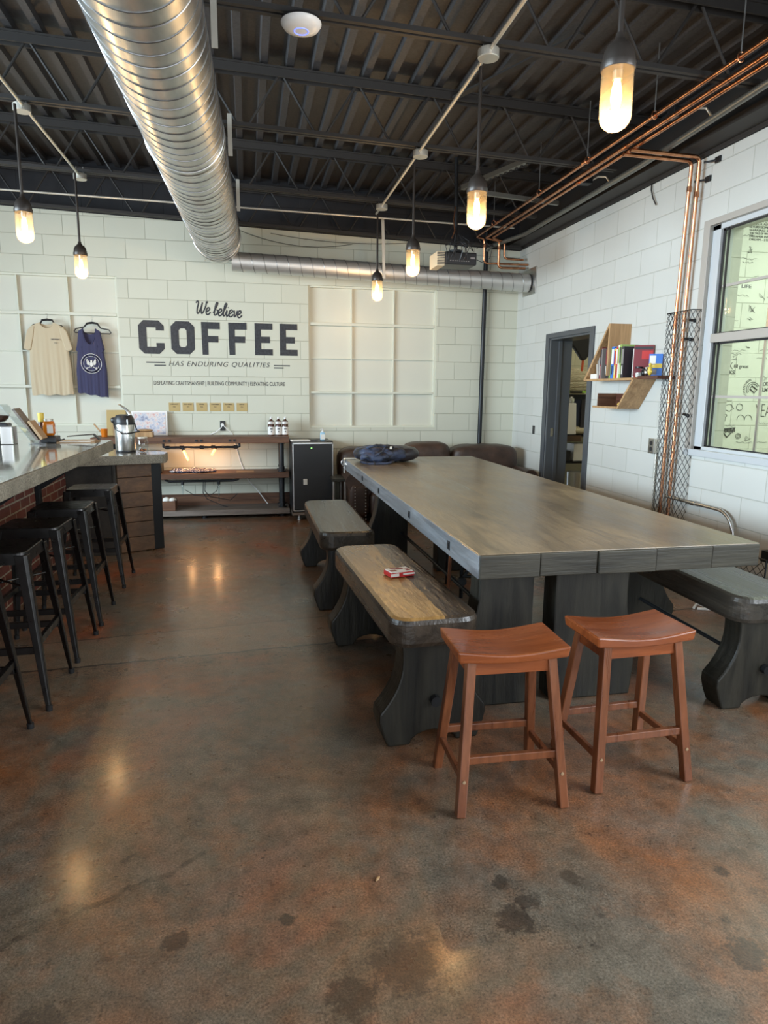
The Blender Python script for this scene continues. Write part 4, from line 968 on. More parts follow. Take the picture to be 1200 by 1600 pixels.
for i in range(5): b.box(edges[i]+.002, edges[i+1]-.002, TY0-.010+ends[i], TY0+.03, TZ-.103, TZ-.004)
b.build('end_beam', M['beamend'], t, bevel=.004)
for y in (5.35, 4.65, 3.72, 2.93):
    b = B(); b.box(TX0-.007, TX0-.003, y-.018, y+.018, TZ-.075, TZ-.035); b.box(TX0-.011, TX0-.006, y-.007, y+.007, TZ-.068, TZ-.042); b.build('bolt_pocket', M['rubber'], t)
curved_leg('leg', t, 1.11, 2.78, TZ-.10, .130, .26, .245, .13, M['beamleg'], (1, 0), False)
curved_leg('leg', t, 1.53, 2.78, TZ-.10, .185, .235, .22, .13, M['beamleg'], (0, 1), False)
curved_leg('leg', t, 1.20, 5.62, TZ-.10, .135, .21, .19, .13, M['beamleg'], (1, 0), False)
curved_leg('leg', t, 1.60, 5.05, TZ-.10, .16, .20, .18, .13, M['beamleg'], (0, 1), False)
b = B(); b.cyl((1.30, 2.60, .20), (1.28, 5.9, .20), .013, 10); b.lathe([(0, -.03), (.028, -.03), (.034, -.01), (.034, .02), (.02, .03), (0, .03)], (1.30, 2.62, .20), axis='Y'); b.build('tie_rod', M['iron'], t, smooth=True)
b = B(); b.cyl((1.223, 3.9, .66), (1.195, 3.9, .0), .011, 10)
tag(b.build('floor_rod', M['stoolleg'], smooth=True), 'thin reddish rod standing on the floor under the middle of the table', 'rod')

# =================================================================== BENCHES
def rounded_rect(hw, hl, r, k=6):
    out = []
    for cx, cy, a0 in ((hw-r, hl-r, 0), (-hw+r, hl-r, PI/2), (-hw+r, -hl+r, PI), (hw-r, -hl+r, 1.5*PI)):
        out += [(cx+r*math.cos(a0+PI/2*i/k), cy+r*math.sin(a0+PI/2*i/k)) for i in range(k+1)]
    return out
def worn_material():
    m = mat('worn_bench_top', (.05, .04, .03), .3); n = N(m)
    tc = n.new('ShaderNodeTexCoord'); sp_ = n.new('ShaderNodeSeparateXYZ'); n.link(tc.outputs['Object'], sp_.inputs[0])
    nm = n.new('ShaderNodeSeparateXYZ'); n.link(tc.outputs['Normal'], nm.inputs[0])
    f = n.noise(n.pos((7, 1.2, 7), obj=True), 2, 6, .6, .8); gold = n.ramp(f, [(.3, (.20, .10, .030)), (.7, (.46, .28, .10))])
    dark = n.ramp(f, [(.3, (.024, .019, .015)), (.7, (.075, .055, .038))])
    edge = n.math('ADD', sp_.outputs['X'], n.math('MULTIPLY', n.math('SUBTRACT', n.noise(n.pos((1, 1, 1), obj=True), 5, 4), .5), .05))
    mask = n.math('MULTIPLY', n.math('LESS_THAN', edge, .035), n.math('GREATER_THAN', nm.outputs['Z'], .6))
    mask = n.math('MULTIPLY', mask, n.ramp(sp_.outputs['Y'], [(0, g(.95)), (.6, g(.55))]))
    c = n.mix(mask, dark, gold); n.color(c)
    n.bump(n.noise(n.pos((16, 3, 16), obj=True), 2.2, 4, .6), .7, .006); n.rough(n.ramp(f, [(.2, g(.2)), (.8, g(.34))]))
    return m
def bench(label, x, y, rz, ztop, hw, hl, m):
    t = thing('plank_bench', label, 'bench', (0, 0, 0), 'dark timber benches around the table')
    th = .122
    b = B(); b.prism(rounded_rect(hw, hl, .085, 8), 'Z', ztop-th, ztop); b.build('seat', m, t, bevel=.024)
    for s_ in (-1, 1): curved_leg('leg', t, 0, s_*(hl-.10), ztop-th+.01, hw-.048, hw+.045, hw+.005, .12, M['beamleg'])
    b = B(); b.cyl((0, -hl+.05, .19), (0, hl-.05, .19), .011, 10)
    for s_ in (-1, 1): b.cyl((0, s_*(hl-.035), .19), (0, s_*(hl-.01), .19), .022, 8)
    b.build('tie_rod', M['iron'], t, smooth=True)
    t.location = (x, y, 0); t.rotation_euler = (0, 0, rz); return t
bench('dark timber bench with golden worn seat nearest on the left of the table', .675, 3.065, .055, .545, .185, .655, worn_material())
bench('dark timber bench with greyish seat behind the worn one, closer to the back wall', .61, 4.80, 0., .525, .180, .655, M['benchtop'])
bench('dark timber bench at the right edge, its seat reflecting bluish white daylight', 2.285, 3.06, -.03, .535, .185, .62, M['benchtop'])
t = thing('gum_pack', 'small red and white card pack lying on the golden worn bench', 'pack', (.69, 3.04, .546))
b = B(); R_ = Matrix.Rotation(.25, 4, 'Z'); b.box(-.062, .062, -.043, .043, 0, .022); bmesh.ops.transform(b.bm, matrix=Matrix.Translation((.69, 3.04, .547)) @ R_, verts=b.bm.verts[:]); b.build('card_box', M['red'], t, bevel=.004)
b = B(); b.box(-.056, .056, -.036, .040, .0205, .026); b.box(-.0635, -.02, -.044, -.0425, .006, .02); b.box(.0, .0635, -.0445, -.0425, .010, .018); bmesh.ops.transform(b.bm, matrix=Matrix.Translation((.69, 3.04, .547)) @ R_, verts=b.bm.verts[:]); b.build('wrapper', M['paper'], t, bevel=.002)
b = B()
for (x, y, w, h) in ((-.05, -.02, .03, .022), (-.01, .004, .035, .02), (.028, -.028, .02, .03), (-.035, .022, .05, .012)): b.box(x, x+w, y, y+h, .026, .0272)
bmesh.ops.transform(b.bm, matrix=Matrix.Translation((.69, 3.04, .547)) @ R_, verts=b.bm.verts[:]); b.build('print', M['maroon'], t)

# =================================================================== SADDLE STOOLS
def saddle_stool(label, x, y, rz):
    t = thing('saddle_stool', label, 'stool', (0, 0, 0), 'cherry wood saddle stools')
    zt_, W2, D2 = .572, .198, .126
    b = B(); nx, ny = 20, 8; top = {}; bot = {}
    for i in range(nx+1):
        for j in range(ny+1):
            u = -1+2*i/nx; v = -1+2*j/ny; dip = -.020*math.cos(u*PI/2)**1.2 if abs(u) < 1 else 0
            top[i, j] = b.bm.verts.new((u*W2, v*D2, zt_+dip)); bot[i, j] = b.bm.verts.new((u*(W2-.006), v*(D2-.004), zt_-.040+dip*.55))
    for i in range(nx):
        for j in range(ny):
            b.bm.faces.new((top[i, j], top[i+1, j], top[i+1, j+1], top[i, j+1])); b.bm.faces.new((bot[i, j], bot[i, j+1], bot[i+1, j+1], bot[i+1, j]))
    for i in range(nx):
        for j in (0, ny): b.bm.faces.new((top[i, j], top[i+1, j], bot[i+1, j], bot[i, j]))
    for j in range(ny):
        for i in (0, nx): b.bm.faces.new((top[i, j], top[i, j+1], bot[i, j+1], bot[i, j]))
    b.build('seat', M['stoolwood'], t, bevel=.006)
    FX, FY, TX_, TY_ = .185, .158, .142, .086
    P = lambda sx, sy, z: Vector((sx*(FX+(TX_-FX)*z/.53), sy*(FY+(TY_-FY)*z/.53), z))
    for sx in (-1, 1):
        for sy in (-1, 1):
            b = B(); b.bar(P(sx, sy, 0), P(sx, sy, .535), .032, .036, (0, 1, 0)); b.build('leg', M['stoolleg'], t, bevel=.004)
    for sy in (-1, 1):
        b = B(); a, c = P(-1, sy, .50), P(1, sy, .50); b.bar(a, c, .018, .045); b.build('apron', M['stoolwood'], t, bevel=.002)
        z = .19 if sy < 0 else .165; b = B(); b.bar(P(-1, sy, z), P(1, sy, z), .020, .028); b.build('stretcher', M['stoolleg'], t, bevel=.003)
    for sx in (-1, 1):
        b = B(); b.bar(P(sx, -1, .50), P(sx, 1, .50), .018, .045); b.build('apron', M['stoolwood'], t, bevel=.002)
        b = B(); b.bar(P(sx, -1, .125), P(sx, 1, .125), .018, .026); b.build('stretcher', M['stoolleg'], t, bevel=.003)
    for sx in (-1, 1):
        b = B(); q = P(sx, -1, .125); b.lathe([(0, -.003), (.006, -.002), (.006, .004), (0, .004)], (q.x, q.y-.019, q.z), axis='Y', seg=10); b.build('bolt_cap', M['card'], t, smooth=True)
    t.location = (x, y, 0); t.rotation_euler = (0, 0, rz); return t
saddle_stool('cherry brown wooden saddle stool in front of the table, the left and nearer one', .858, 2.115, -.03)
saddle_stool('cherry brown wooden saddle stool in front of the table, the right one', 1.375, 2.17, .03)

# =================================================================== DARK METAL CHAIR UNDER THE TABLE, FLOOR BITS
t = thing('metal_chair', 'dark metal chair base with crossed rungs seen under the table', 'chair', (1.52, 4.45, 0))
for (x, y) in ((1.42, 4.3), (1.70, 4.3), (1.42, 4.64), (1.70, 4.64)): b = B(); b.cyl((x, y, 0), (x, y, .43), .013, 10); b.build('leg', M['iron'], t, smooth=True)
for z in (.15, .30, .38): b = B(); b.cyl((1.42, 4.3, z), (1.70, 4.3, z), .010, 8); b.build('rung', M['iron'], t, smooth=True)
b = B(); b.bar((1.40, 4.28, .12), (1.58, 4.28, .36), .014, .022); b.lathe([(0, -.015), (.03, -.015), (.03, .015), (0, .015)], (1.41, 4.26, .13), axis='Y'); b.build('brace', M['iron'], t)
b = B(); b.box(1.39, 1.73, 4.27, 4.67, .43, .46); b.build('seat', M['beamleg'], t, bevel=.01)
b = B(); b.tube([(2.88, 3.80, .008), (2.93, 3.84, .02), (2.98, 3.80, .012), (3.0, 3.74, .008), (2.93, 3.75, .014), (2.89, 3.78, .008)], .009, 8)
tag(b.build('paper_scrap', M['paper'], smooth=True), 'crumpled white paper scrap on the floor near the right wall', 'litter')
b = B(); b.ball((.338, 1.72, .004), .012, .005, .004, 2, Matrix.Rotation(.9, 4, 'Z')); tag(b.build('wood_chip', M['oak'], smooth=True), 'tiny pale chip lying on the open floor in front', 'litter')

# =================================================================== BACKPACK AND STRAP ON THE TABLE
t = thing('backpack', 'slumped dark navy backpack lying on the far left end of the table', 'backpack', (1.22, 6.1, TZ))
b = B(); b.cushion(.95, 1.50, 5.90, 6.32, TZ+.002, TZ+.150, .42, n_=14); b.build('body', M['nylon'], t, smooth=True, disp=(.045, .09))
b = B(); b.cushion(1.20, 1.56, 5.93, 6.30, TZ+.004, TZ+.145, .45, n_=12); b.build('main_pocket', M['dark_print'], t, smooth=True, disp=(.03, .08))
b = B(); b.cushion(.98, 1.27, 5.86, 6.08, TZ+.004, TZ+.11, .45, n_=12); b.build('front_pocket', M['nylon'], t, smooth=True, disp=(.04, .06))
for pts in ([(1.0, 5.9, .80), (.97, 5.86, .79), (1.05, 5.82, .775), (1.2, 5.83, .775), (1.27, 5.86, .79)], [(1.05, 6.0, .90), (1.12, 5.92, .93), (1.22, 5.9, .92), (1.28, 5.95, .91)], [(1.1, 5.85, .84), (1.16, 5.84, .88), (1.2, 5.9, .91)]):
    b = B(); b.tube(pts, .012, 8); b.build('strap', M['nylon'], t, smooth=True)
b = B(); b.tube([(1.08, 5.83, .80), (1.085, 5.80, .785), (1.082, 5.79, .768+.003)], .004, 6); b.ball((1.085, 5.79, .775), .009); b.build('drawcord', M['rubber'], t, smooth=True)
b = B(); b.box(1.24, 1.262, 5.90, 5.91, .895, .92); b.build('side_label', M['paper'], t)
t = thing('hanging_strap', 'pale strap with buckle hooked over the far left corner of the table', 'strap', (.90, 6.35, TZ))
b = B(); b.bar((.888, 6.33, TZ+.004), (.888, 6.33, TZ-.13), .004, .03, (0, 1, 0)); b.bar((.886, 6.33, TZ+.006), (1.0, 6.33, TZ+.006), .03, .005); b.build('webbing', M['paper'], t, bevel=.001)
b = B(); b.tube([(.88+.022*math.cos(a), 6.30, TZ-.03+.03*math.sin(a)) for a in [2*PI*k/14 for k in range(14)]], .006, 6, closed=True); b.build('buckle', M['steel'], t, smooth=True)

# =================================================================== SOFA + SIDE TABLE
t = thing('leather_sofa', 'brown leather sofa with studded arm behind the far end of the table', 'sofa', (2.05, 7.4, 0))
b = B(); b.cushion(1.02, 3.12, 7.05, 7.84, .08, .44, .12, n_=12); b.build('base', M['leather'], t, smooth=True)
for x0, x1, z1 in ((.98, 1.72, .785), (1.74, 2.28, .835), (2.29, 3.10, .800)):
    b = B(); b.cushion(x0, x1, 7.35, 7.72, .36, z1, .22, n_=12); b.build('back_cushion', M['leather'], t, smooth=True, disp=(.018, .12))
    b = B(); b.cushion(x0+.03, x1-.02, 7.0, 7.5, .36, .50, .22, n_=10); b.build('seat_cushion', M['leather'], t, smooth=True)
for x0, x1 in ((.97, 1.24), (2.95, 3.17)):
    b = B(); b.cushion(x0+.05, x1, 6.95, 7.75, .05, .47, .15, n_=10); b.tube([(x0+.12, 6.96, .46), (x0+.12, 7.7, .46)], .095, 20); b.build('arm', M['leather'], t, smooth=True, disp=(.012, .1))
b = B()
for xx in (1.09, 1.205):
    for k in range(11): b.ball((xx, 6.948, .06+.034*k), .008, .005, .008, 1)
for k in range(5): b.ball((1.09+.029*k, 6.948, .06), .008, .005, .008, 1)
b.build('stud_row', M['steel'], t, smooth=True)
b = B(); b.cushion(1.26, 1.50, 6.93, 7.2, .06, .34, .2, n_=8)
for k in range(4): b.ball((1.30+.05*k, 6.93, .09), .008, .006, .008, 1)
b.build('foot_panel', M['leather'], t, smooth=True)
t = thing('side_table', 'small dark side table between the black cabinet and the sofa arm', 'side table', (.93, 7.15, 0))
b = B(); b.box(.86, 1.02, 7.02, 7.42, .455, .485); b.build('top', M['beamleg'], t, bevel=.004)
for (x, y) in ((.875, 7.04), (1.0, 7.04), (.875, 7.40), (1.0, 7.40)): b = B(); b.cyl((x, y, 0), (x, y, .455), .011, 10); b.build('leg', M['steel'], t, smooth=True)

# =================================================================== BLACK CABINET
t = thing('media_cabinet', 'black mesh-front cabinet with silver edges and a green light', 'cabinet', (.68, 7.55, 0))
b = B(); b.box(.455, .905, 7.32, 7.84, .085, .855); b.build('cabinet_body', M['iron'], t, bevel=.006)
b = B(); b.box(.475, .892, 7.305, 7.32, .115, .83); b.build('front_door', M['mesh_black'], t, bevel=.003)
b = B(); b.box(.462, .474, 7.302, 7.33, .095, .85); b.box(.893, .905, 7.302, 7.33, .095, .85); b.box(.462, .905, 7.302, 7.33, .832, .850); b.box(.462, .905, 7.302, 7.33, .095, .108); b.build('edge_trim', M['steel'], t, bevel=.002)
b = B(); b.box(.47, .90, 7.303, 7.306, .36, .364); b.box(.47, .90, 7.303, 7.306, .55, .553); b.build('seam', M['rubber'], t)
b = B(); b.lathe([(0, -.002), (.007, -.002), (.007, 0), (0, 0)], (.668, 7.3035, .79), axis='Y', seg=12); b.build('indicator_light', M['led_green'], t)
b = B(); b.box(.575, .62, 7.298, 7.304, .39, .455); b.build('latch', M['zinc'], t, bevel=.003)
b = B(); b.box(.45, .91, 7.28, 7.84, .055, .085); b.build('plinth', M['shelfgrey'], t, bevel=.004)
for (x, y) in ((.53, 7.36), (.66, 7.36), (.84, 7.36), (.53, 7.8), (.84, 7.8)): b = B(); b.lathe([(0, 0), (.022, 0), (.022, .012), (.014, .02), (.014, .055), (0, .055)], (x, y, 0)); b.build('foot', M['steel'], t, smooth=True)
t = thing('hand_sanitizer', 'clear pump bottle with blue gel on the black cabinet', 'bottle', (.81, 7.5, .856))
b = B(); b.cushion(.782, .838, 7.48, 7.52, .856, .95, .2, n_=6); b.build('bottle_body', mat('blue_gel', (.35, .58, .75), .15), t, smooth=True)
b = B(); b.lathe([(0, 0), (.012, 0), (.012, .014), (.004, .018), (.004, .04), (0, .04)], (.81, 7.5, .948)); b.bar((.81, 7.5, .985), (.785, 7.49, .98), .008, .006); b.build('pump', M['white_plastic'], t, smooth=True)
b = B(); b.box(.785, .835, 7.477, 7.4795, .872, .925); b.build('bottle_label', M['paper'], t)
for i, (x, y, w, a, mm, lb) in enumerate(((.56, 7.46, .10, .2, 'paper', 'white flyers stacked on the black cabinet'), (.68, 7.5, .07, -.3, 'dark_print', 'dark leaflet on the black cabinet'), (.87, 7.40, .035, .1, 'plastic_black', 'small black phone at the right edge of the black cabinet top'))):
    b = B(); b.box(-w, w, -.05, .05, 0, .006 if i else .014); bmesh.ops.transform(b.bm, matrix=Matrix.Translation((x, y, .856)) @ Matrix.Rotation(a, 4, 'Z'), verts=b.bm.verts[:])
    tag(b.build(('flyer_stack', 'leaflet', 'phone')[i], M[mm], bevel=.001), lb, ('papers', 'leaflet', 'phone')[i])

# =================================================================== PIPE SHELF ON THE BACK WALL
t = thing('pipe_shelf', 'three tier wooden shelf on dark pipes under the slogan', 'shelf', (-.5, 7.7, 0))
SX0, SX1 = -1.62, .442
b = B(); b.box(SX0, SX1, 7.50, 7.885, .832, .900); b.build('top_board', M['shelfwood'], t, bevel=.005)
b = B(); b.box(SX0, SX1-.005, 7.50, 7.885, .445, .505); b.build('middle_board', M['shelfwood'], t, bevel=.005)
b = B(); b.box(SX0, SX1-.005, 7.50, 7.885, .040, .100); b.build('bottom_board', M['shelfgrey'], t, bevel=.005)
b = B(); b.box(SX0, SX1+.12, 7.875, 7.897, .05, .225); b.build('back_board', M['shelfwood'], t, bevel=.003)
b = B(); b.box(-.14, .05, 7.56, 7.72, .5052, .507); b.build('pale_patch', M['card'], t)
for x in (.36, -1.45):
    for (za, zb_) in ((.505, .832), (.10, .445)):
        for y in (7.60, 7.82):
            b = B(); b.cyl((x, y, za), (x, y, zb_), .026, 16); b.build('pipe_leg', M['iron'], t, smooth=True)
            b = B()
            for z_ in (za, zb_-.012): b.lathe([(.0, 0), (.045, 0), (.045, .012), (0, .012)], (x, y, z_))
            b.lathe([(.032, za+.03), (.032, za+.055)], (x, y, 0)); b.build('pipe_flange', M['iron'], t)
for x in (-.885, -.83, -.55, -.50, -.20, -.15):
    b = B(); b.box(x-.012, x+.012, 7.492, 7.50, .852, .876); b.build('square_bolt', M['rubber'], t)
for x in (.36, -1.45, -.5): b = B(); b.cyl((x, 7.6, 0), (x, 7.6, .04), .03, 12); b.build('foot', M['iron'], t)
t = thing('pipe_lamp', 'black pipe lamp with two glowing orange tube bulbs under the top shelf', 'lamp', (-.5, 7.58, .80), 'pipe lamps')
b = B(); b.tube([(-.90, 7.58, .832), (-.90, 7.58, .79), (-.88, 7.58, .785), (-.12, 7.58, .785), (-.10, 7.58, .79), (-.10, 7.58, .832)], .013, 12)
for x in (-.86, -.71, -.50, -.38, -.14): b.cyl((x-.022, 7.58, .785), (x+.022, 7.58, .785), .019, 12)
b.build('pipe', M['iron'], t, smooth=True)
for (xa, za, xb, zb_) in ((-.70, .770, -.642, .650), (-.355, .775, -.395, .705)):
    b = B(); b.cyl((xa, 7.575, za+.01), (xa+(xb-xa)*.15, 7.56, za-(za-zb_)*.15), .016, 12); b.build('socket', M['iron'], t)
    b = B(); b.tube([(xa+(xb-xa)*.15, 7.56, za-(za-zb_)*.15), (xa+(xb-xa)*.3, 7.55, za-(za-zb_)*.3), (xb, 7.52, zb_)], [.010, .014, .012], 10); b.build('tube_bulb', M['tubeglow'], t, smooth=True)
for x in (-.66, -.38):
    l = bpy.data.lights.new('tube_light', 'POINT'); l.energy = 2.2; l.color = (1, .5, .2); l.shadow_soft_size = .03
    lo = bpy.data.objects.new('tube_light', l); COL.objects.link(lo); lo.parent = t; lo.location = (x+.5, .06, -.13)
t = thing('unlit_pipe_lamp', 'black pipe lamp with unlit hanging tubes under the middle shelf', 'lamp', (-.5, 7.58, .40))
b = B(); b.tube([(-.90, 7.58, .445), (-.90, 7.58, .43), (-.86, 7.58, .415), (-.18, 7.58, .415), (-.12, 7.58, .43), (-.12, 7.58, .445)], .013, 12); b.build('pipe', M['iron'], t, smooth=True)
for x, L in ((-.72, .11), (-.335, .19)):
    b = B(); b.cyl((x, 7.58, .41), (x, 7.58, .375), .017, 12); b.build('socket', M['iron'], t)
    b = B(); b.tube([(x, 7.58, .375), (x, 7.58, .35), (x, 7.58, .375-L)], [.008, .013, .010], 10); b.build('tube_bulb', M['clearglass'], t, smooth=True)
b = B(); b.tube([(-.70, 7.6, .32), (-.6, 7.62, .25), (-.45, 7.62, .235), (-.36, 7.6, .30), (-.34, 7.6, .36)], .004, 6); b.build('cord', M['rubber'], t, smooth=True)
for i, pts in enumerate(([(-.50, 7.6, .41), (-.51, 7.62, .28), (-.47, 7.66, .2), (-.30, 7.66, .12), (-.25, 7.66, .104)], [(-.48, 7.6, .41), (-.49, 7.62, .3), (-.44, 7.7, .22), (-.22, 7.8, .16), (-.14, 7.82, .23)])):
    b = B(); b.tube(pts, .0045, 6); tag(b.build('lamp_cord', M['rubber'], smooth=True), ('front', 'rear')[i]+' black cord looping below the unlit pipe lamp onto the bottom shelf', 'cord')
t = thing('wall_outlet', 'black outlet plate with white plug above the pipe shelf', 'outlet', (-.282, DY, 1.0))
b = B(); b.box(-.312, -.252, DY-.008, DY-.0005, .945, 1.055); b.build('outlet_plate', M['plastic_black'], t, bevel=.003)
b = B(); b.cyl((-.285, DY-.008, 1.015), (-.285, DY-.04, 1.013), .017, 14); b.build('plug', M['white_plastic'], t, smooth=True)
for i, pts in enumerate(([(-.288, 7.865, 1.005), (-.30, 7.86, .98), (-.36, 7.87, .93), (-.42, 7.89, .905)], [(-.275, 7.865, 1.01), (-.25, 7.86, .98), (-.20, 7.88, .93), (-.175, 7.893, .90), (-.15, 7.893, .8), (-.10, 7.893, .6), (-.02, 7.892, .38), (.10, 7.87, .24), (.20, 7.80, .106)])):
    b = B(); b.tube(pts, .005, 6); tag(b.build('power_cord', M['white_plastic'], smooth=True), ('short white cord going left from the black outlet', 'long white cord running from the black outlet down behind the shelves')[i], 'cord')
# things on the shelf
for i, x in enumerate((.255, .335, .41)):
    t = thing('syrup_bottle', ('left', 'middle', 'right')[i]+' of three brown bottles with white labels on the top shelf', 'bottle', (x, 7.7, .901), 'labelled bottles on the top shelf')
    b = B(); b.lathe([(0, 0), (.036, 0), (.037, .01), (.037, .105), (.034, .118), (.036, .126), (.036, .155), (.030, .168), (.014, .176), (.012, .19), (0, .19)], (x, 7.7, .901)); b.build('bottle_glass', M['bottle'], t, smooth=True)
    b = B(); b.lathe([(.0378, .012), (.0378, .098)], (x, 7.7, .901)); b.lathe([(.0368, .128), (.0368, .157)], (x, 7.7, .901)); b.build('bottle_label', M['label_cream'], t, smooth=True)
    b = B(); b.lathe([(0, .188), (.014, .188), (.014, .200), (.010, .204), (0, .206)], (x, 7.7, .901)); b.tube([(x-.012, 7.7, 1.108), (x, 7.7, 1.120), (x+.012, 7.7, 1.108)], .002, 5); b.build('cap', M['white_plastic'], t, smooth=True)
    b = B(); b.box(x-.014, x+.014, 7.6605, 7.662, .972, .984); b.box(x-.006, x+.006, 7.6605, 7.662, .940, .955); b.box(x-.012, x+.012, 7.6605, 7.662, 1.04, 1.048); b.build('label_print', M['marker'], t)
t = thing('framed_picture', 'white framed busy poster leaning on the wall behind the airpot', 'picture', (-1.07, 7.82, .901))
b = B(); b.bar((-1.065, 7.80, .901), (-1.065, 7.86, 1.165), .38, .018, (0, 1, 0)); fr = b.build('picture_frame', M['white_plastic'], t, bevel=.002)
b = B(); b.bar((-1.065, 7.789, .915), (-1.065, 7.8455, 1.150), .34, .002, (0, 1, 0)); b.build('poster', M['poster'], t)
t = thing('cork_board', 'tan framed board leaning behind the airpot, left of the poster', 'board', (-1.42, 7.8, .901))
b = B(); b.bar((-1.41, 7.80, .901), (-1.41, 7.86, 1.175), .20, .016, (0, 1, 0)); b.build('board_panel', M['kraft'], t, bevel=.003)
b = B(); b.bar((-1.37, 7.775, .901), (-1.37, 7.80, 1.10), .14, .012, (0, 1, 0)); tag(b.build('letter_card', M['card'], bevel=.002), 'brown upright card in front of the tan board on the shelf', 'card')
t = thing('condiment_cup', 'reddish cup holding a wooden spoon on the shelf by the bar end', 'cup', (-1.50, 7.62, .901))
b = B(); b.lathe([(0, 0), (.030, 0), (.036, .085), (.032, .085), (.028, .006), (0, .006)], (-1.50, 7.62, .901)); b.build('cup_body', M['amber'], t, smooth=True)
b = B(); b.bar((-1.51, 7.62, .92), (-1.60, 7.62, 1.04), .010, .016); b.build('spoon', M['oak'], t, bevel=.003)
b = B(); b.box(-1.22, -1.0, 7.54, 7.66, .901, .955); tag(b.build('wooden_box', M['oak'], bevel=.004), 'small oak box on the top shelf below the poster', 'box')
b = B(); b.cushion(-1.17, -1.0, 7.56, 7.64, .955, .985, .4, n_=5); tag(b.build('wood_scoop', M['oak'], smooth=True), 'pale scoop lying on the small oak box', 'scoop')
b = B(); b.cushion(-.86, -.36, 7.54, 7.76, .500, .545, .5, n_=14)
tag(b.build('bandana_pile', M['bandana'], smooth=True, disp=(.05, .07)), 'crumpled navy and white patterned cloth on the middle shelf', 'cloth')
t = thing('toaster', 'dark stacked appliance on the middle shelf lit orange by the pipe lamp', 'appliance', (-1.02, 7.65, .506))
b = B(); b.box(-1.13, -.93, 7.56, 7.78, .51, .62); b.build('lower_case', M['iron'], t, bevel=.008)
b = B(); b.box(-1.12, -.95, 7.57, 7.77, .625, .74); b.build('upper_case', M['walnut'], t, bevel=.008)
t = thing('wooden_crate', 'small open wooden crate at the left end of the bottom shelf', 'crate', (-.95, 7.62, .101))
b = B(); b.box(-1.15, -.80, 7.52, 7.535, .101, .205); b.build('crate_side', M['shelfwood'], t, bevel=.002)
b = B(); b.box(-1.15, -.80, 7.72, 7.735, .101, .205); b.build('crate_side', M['shelfwood'], t, bevel=.002)
b = B(); b.box(-.815, -.80, 7.535, 7.72, .101, .205); b.build('crate_end', M['shelfwood'], t, bevel=.002)
b = B(); b.box(-1.15, -1.135, 7.535, 7.72, .101, .205); b.build('crate_end', M['shelfwood'], t, bevel=.002)
for i, (x, r_) in enumerate(((-.90, .035), (-.84, .028))):
    b = B(); b.ball((x, 7.62, .205), .045, .04, r_); tag(b.build('crumpled_paper', M['paper'], smooth=True, disp=(.02, .04)), ('left', 'right')[i]+' white crumpled paper in the small wooden crate', 'paper', 'papers in the crate')

# =================================================================== BAR
t = thing('bar_counter', 'brick faced bar base with dark end panel behind the black stools', 'bar', (-1.6, 4, 0))
b = B(); b.box(-1.70, -1.50, -.5, 5.97, 0, .965); b.build('brick_front', M['brick'], t)
b = B(); b.box(-1.50, -1.13, 5.95, 6.0, 0, .788); b.box(-1.13, -1.105, 5.94, 6.0, 0, .788); b.build('end_panel', M['slate'], t, bevel=.004)
t = thing('bar_countertop', 'thick polished concrete bar top with rough edge on the left', 'countertop', (-1.45, 3, .965))
b = B(); b.prism([(-.972, -.5), (-.968, 5.20), (-1.0, 5.26), (-1.98, 5.30), (-1.98, -.5)], 'Z', .966, 1.036); ctop = b.build('slab', M['concrete_rough'], t, bevel=.006)
b = B(); b.prism([(-.982, -.49), (-.978, 5.20), (-1.005, 5.25), (-1.97, 5.29), (-1.97, -.49)], 'Z', 1.035, 1.0385); b.build('polished_surface', M['concrete_top'], t)
for y in (5.15, 4.0, 2.85):
    b = B(); b.prism([(-1.499, .965), (-1.10, .965), (-1.10, .945), (-1.455, .70), (-1.499, .70)], 'Y', y-.012, y+.012); b.box(-1.499, -1.47, y-.03, y+.03, .05, .962); b.build('bracket', M['iron'], t, bevel=.002)
t = thing('condiment_counter', 'lower concrete topped station clad in brown boards beside the bar end', 'counter', (-1.1, 6.2, 0))
b = B(); b.prism([(-1.5, 5.70), (-1.08, 5.83), (-.72, 5.935), (-.695, 5.96), (-.70, 6.17), (-.75, 6.22), (-1.5, 6.62)], 'Z', .79, .864); b.build('counter_slab', M['concrete_rough'], t, bevel=.005)
b = B(); b.prism([(-1.49, 5.71), (-1.08, 5.84), (-.725, 5.945), (-.70, 5.965), (-.705, 6.165), (-.755, 6.21), (-1.49, 6.605)], 'Z', .8638, .8665); b.build('polished_surface', M['concrete_top'], t)
dirv = Vector((-.841+1.107, 6.137-6.01, 0)).normalized(); nrm = Vector((dirv.y, -dirv.x, 0))
for k in range(6):
    b = B(); p0 = Vector((-1.107, 6.01, .005+.131*k+.064)); p1 = Vector((-.845, 6.135, .005+.131*k+.064)); b.bar(p0+nrm*(.002*(k % 2)), p1+nrm*(.002*(k % 2)), .024, .126); b.build('cladding_board', M['cladding'], t, bevel=.004)
b = B(); b.prism([(-.85, 6.12), (-.765, 6.17), (-.80, 6.25), (-.88, 6.22)], 'Z', 0, .79); b.build('corner_post', M['iron'], t, bevel=.006)
b = B(); b.prism([(-1.095, 6.035), (-.87, 6.15), (-.83, 6.25), (-1.4, 6.55), (-1.49, 6.2), (-1.12, 6.03)], 'Z', 0, .79); b.build('carcass', M['slate'], t)

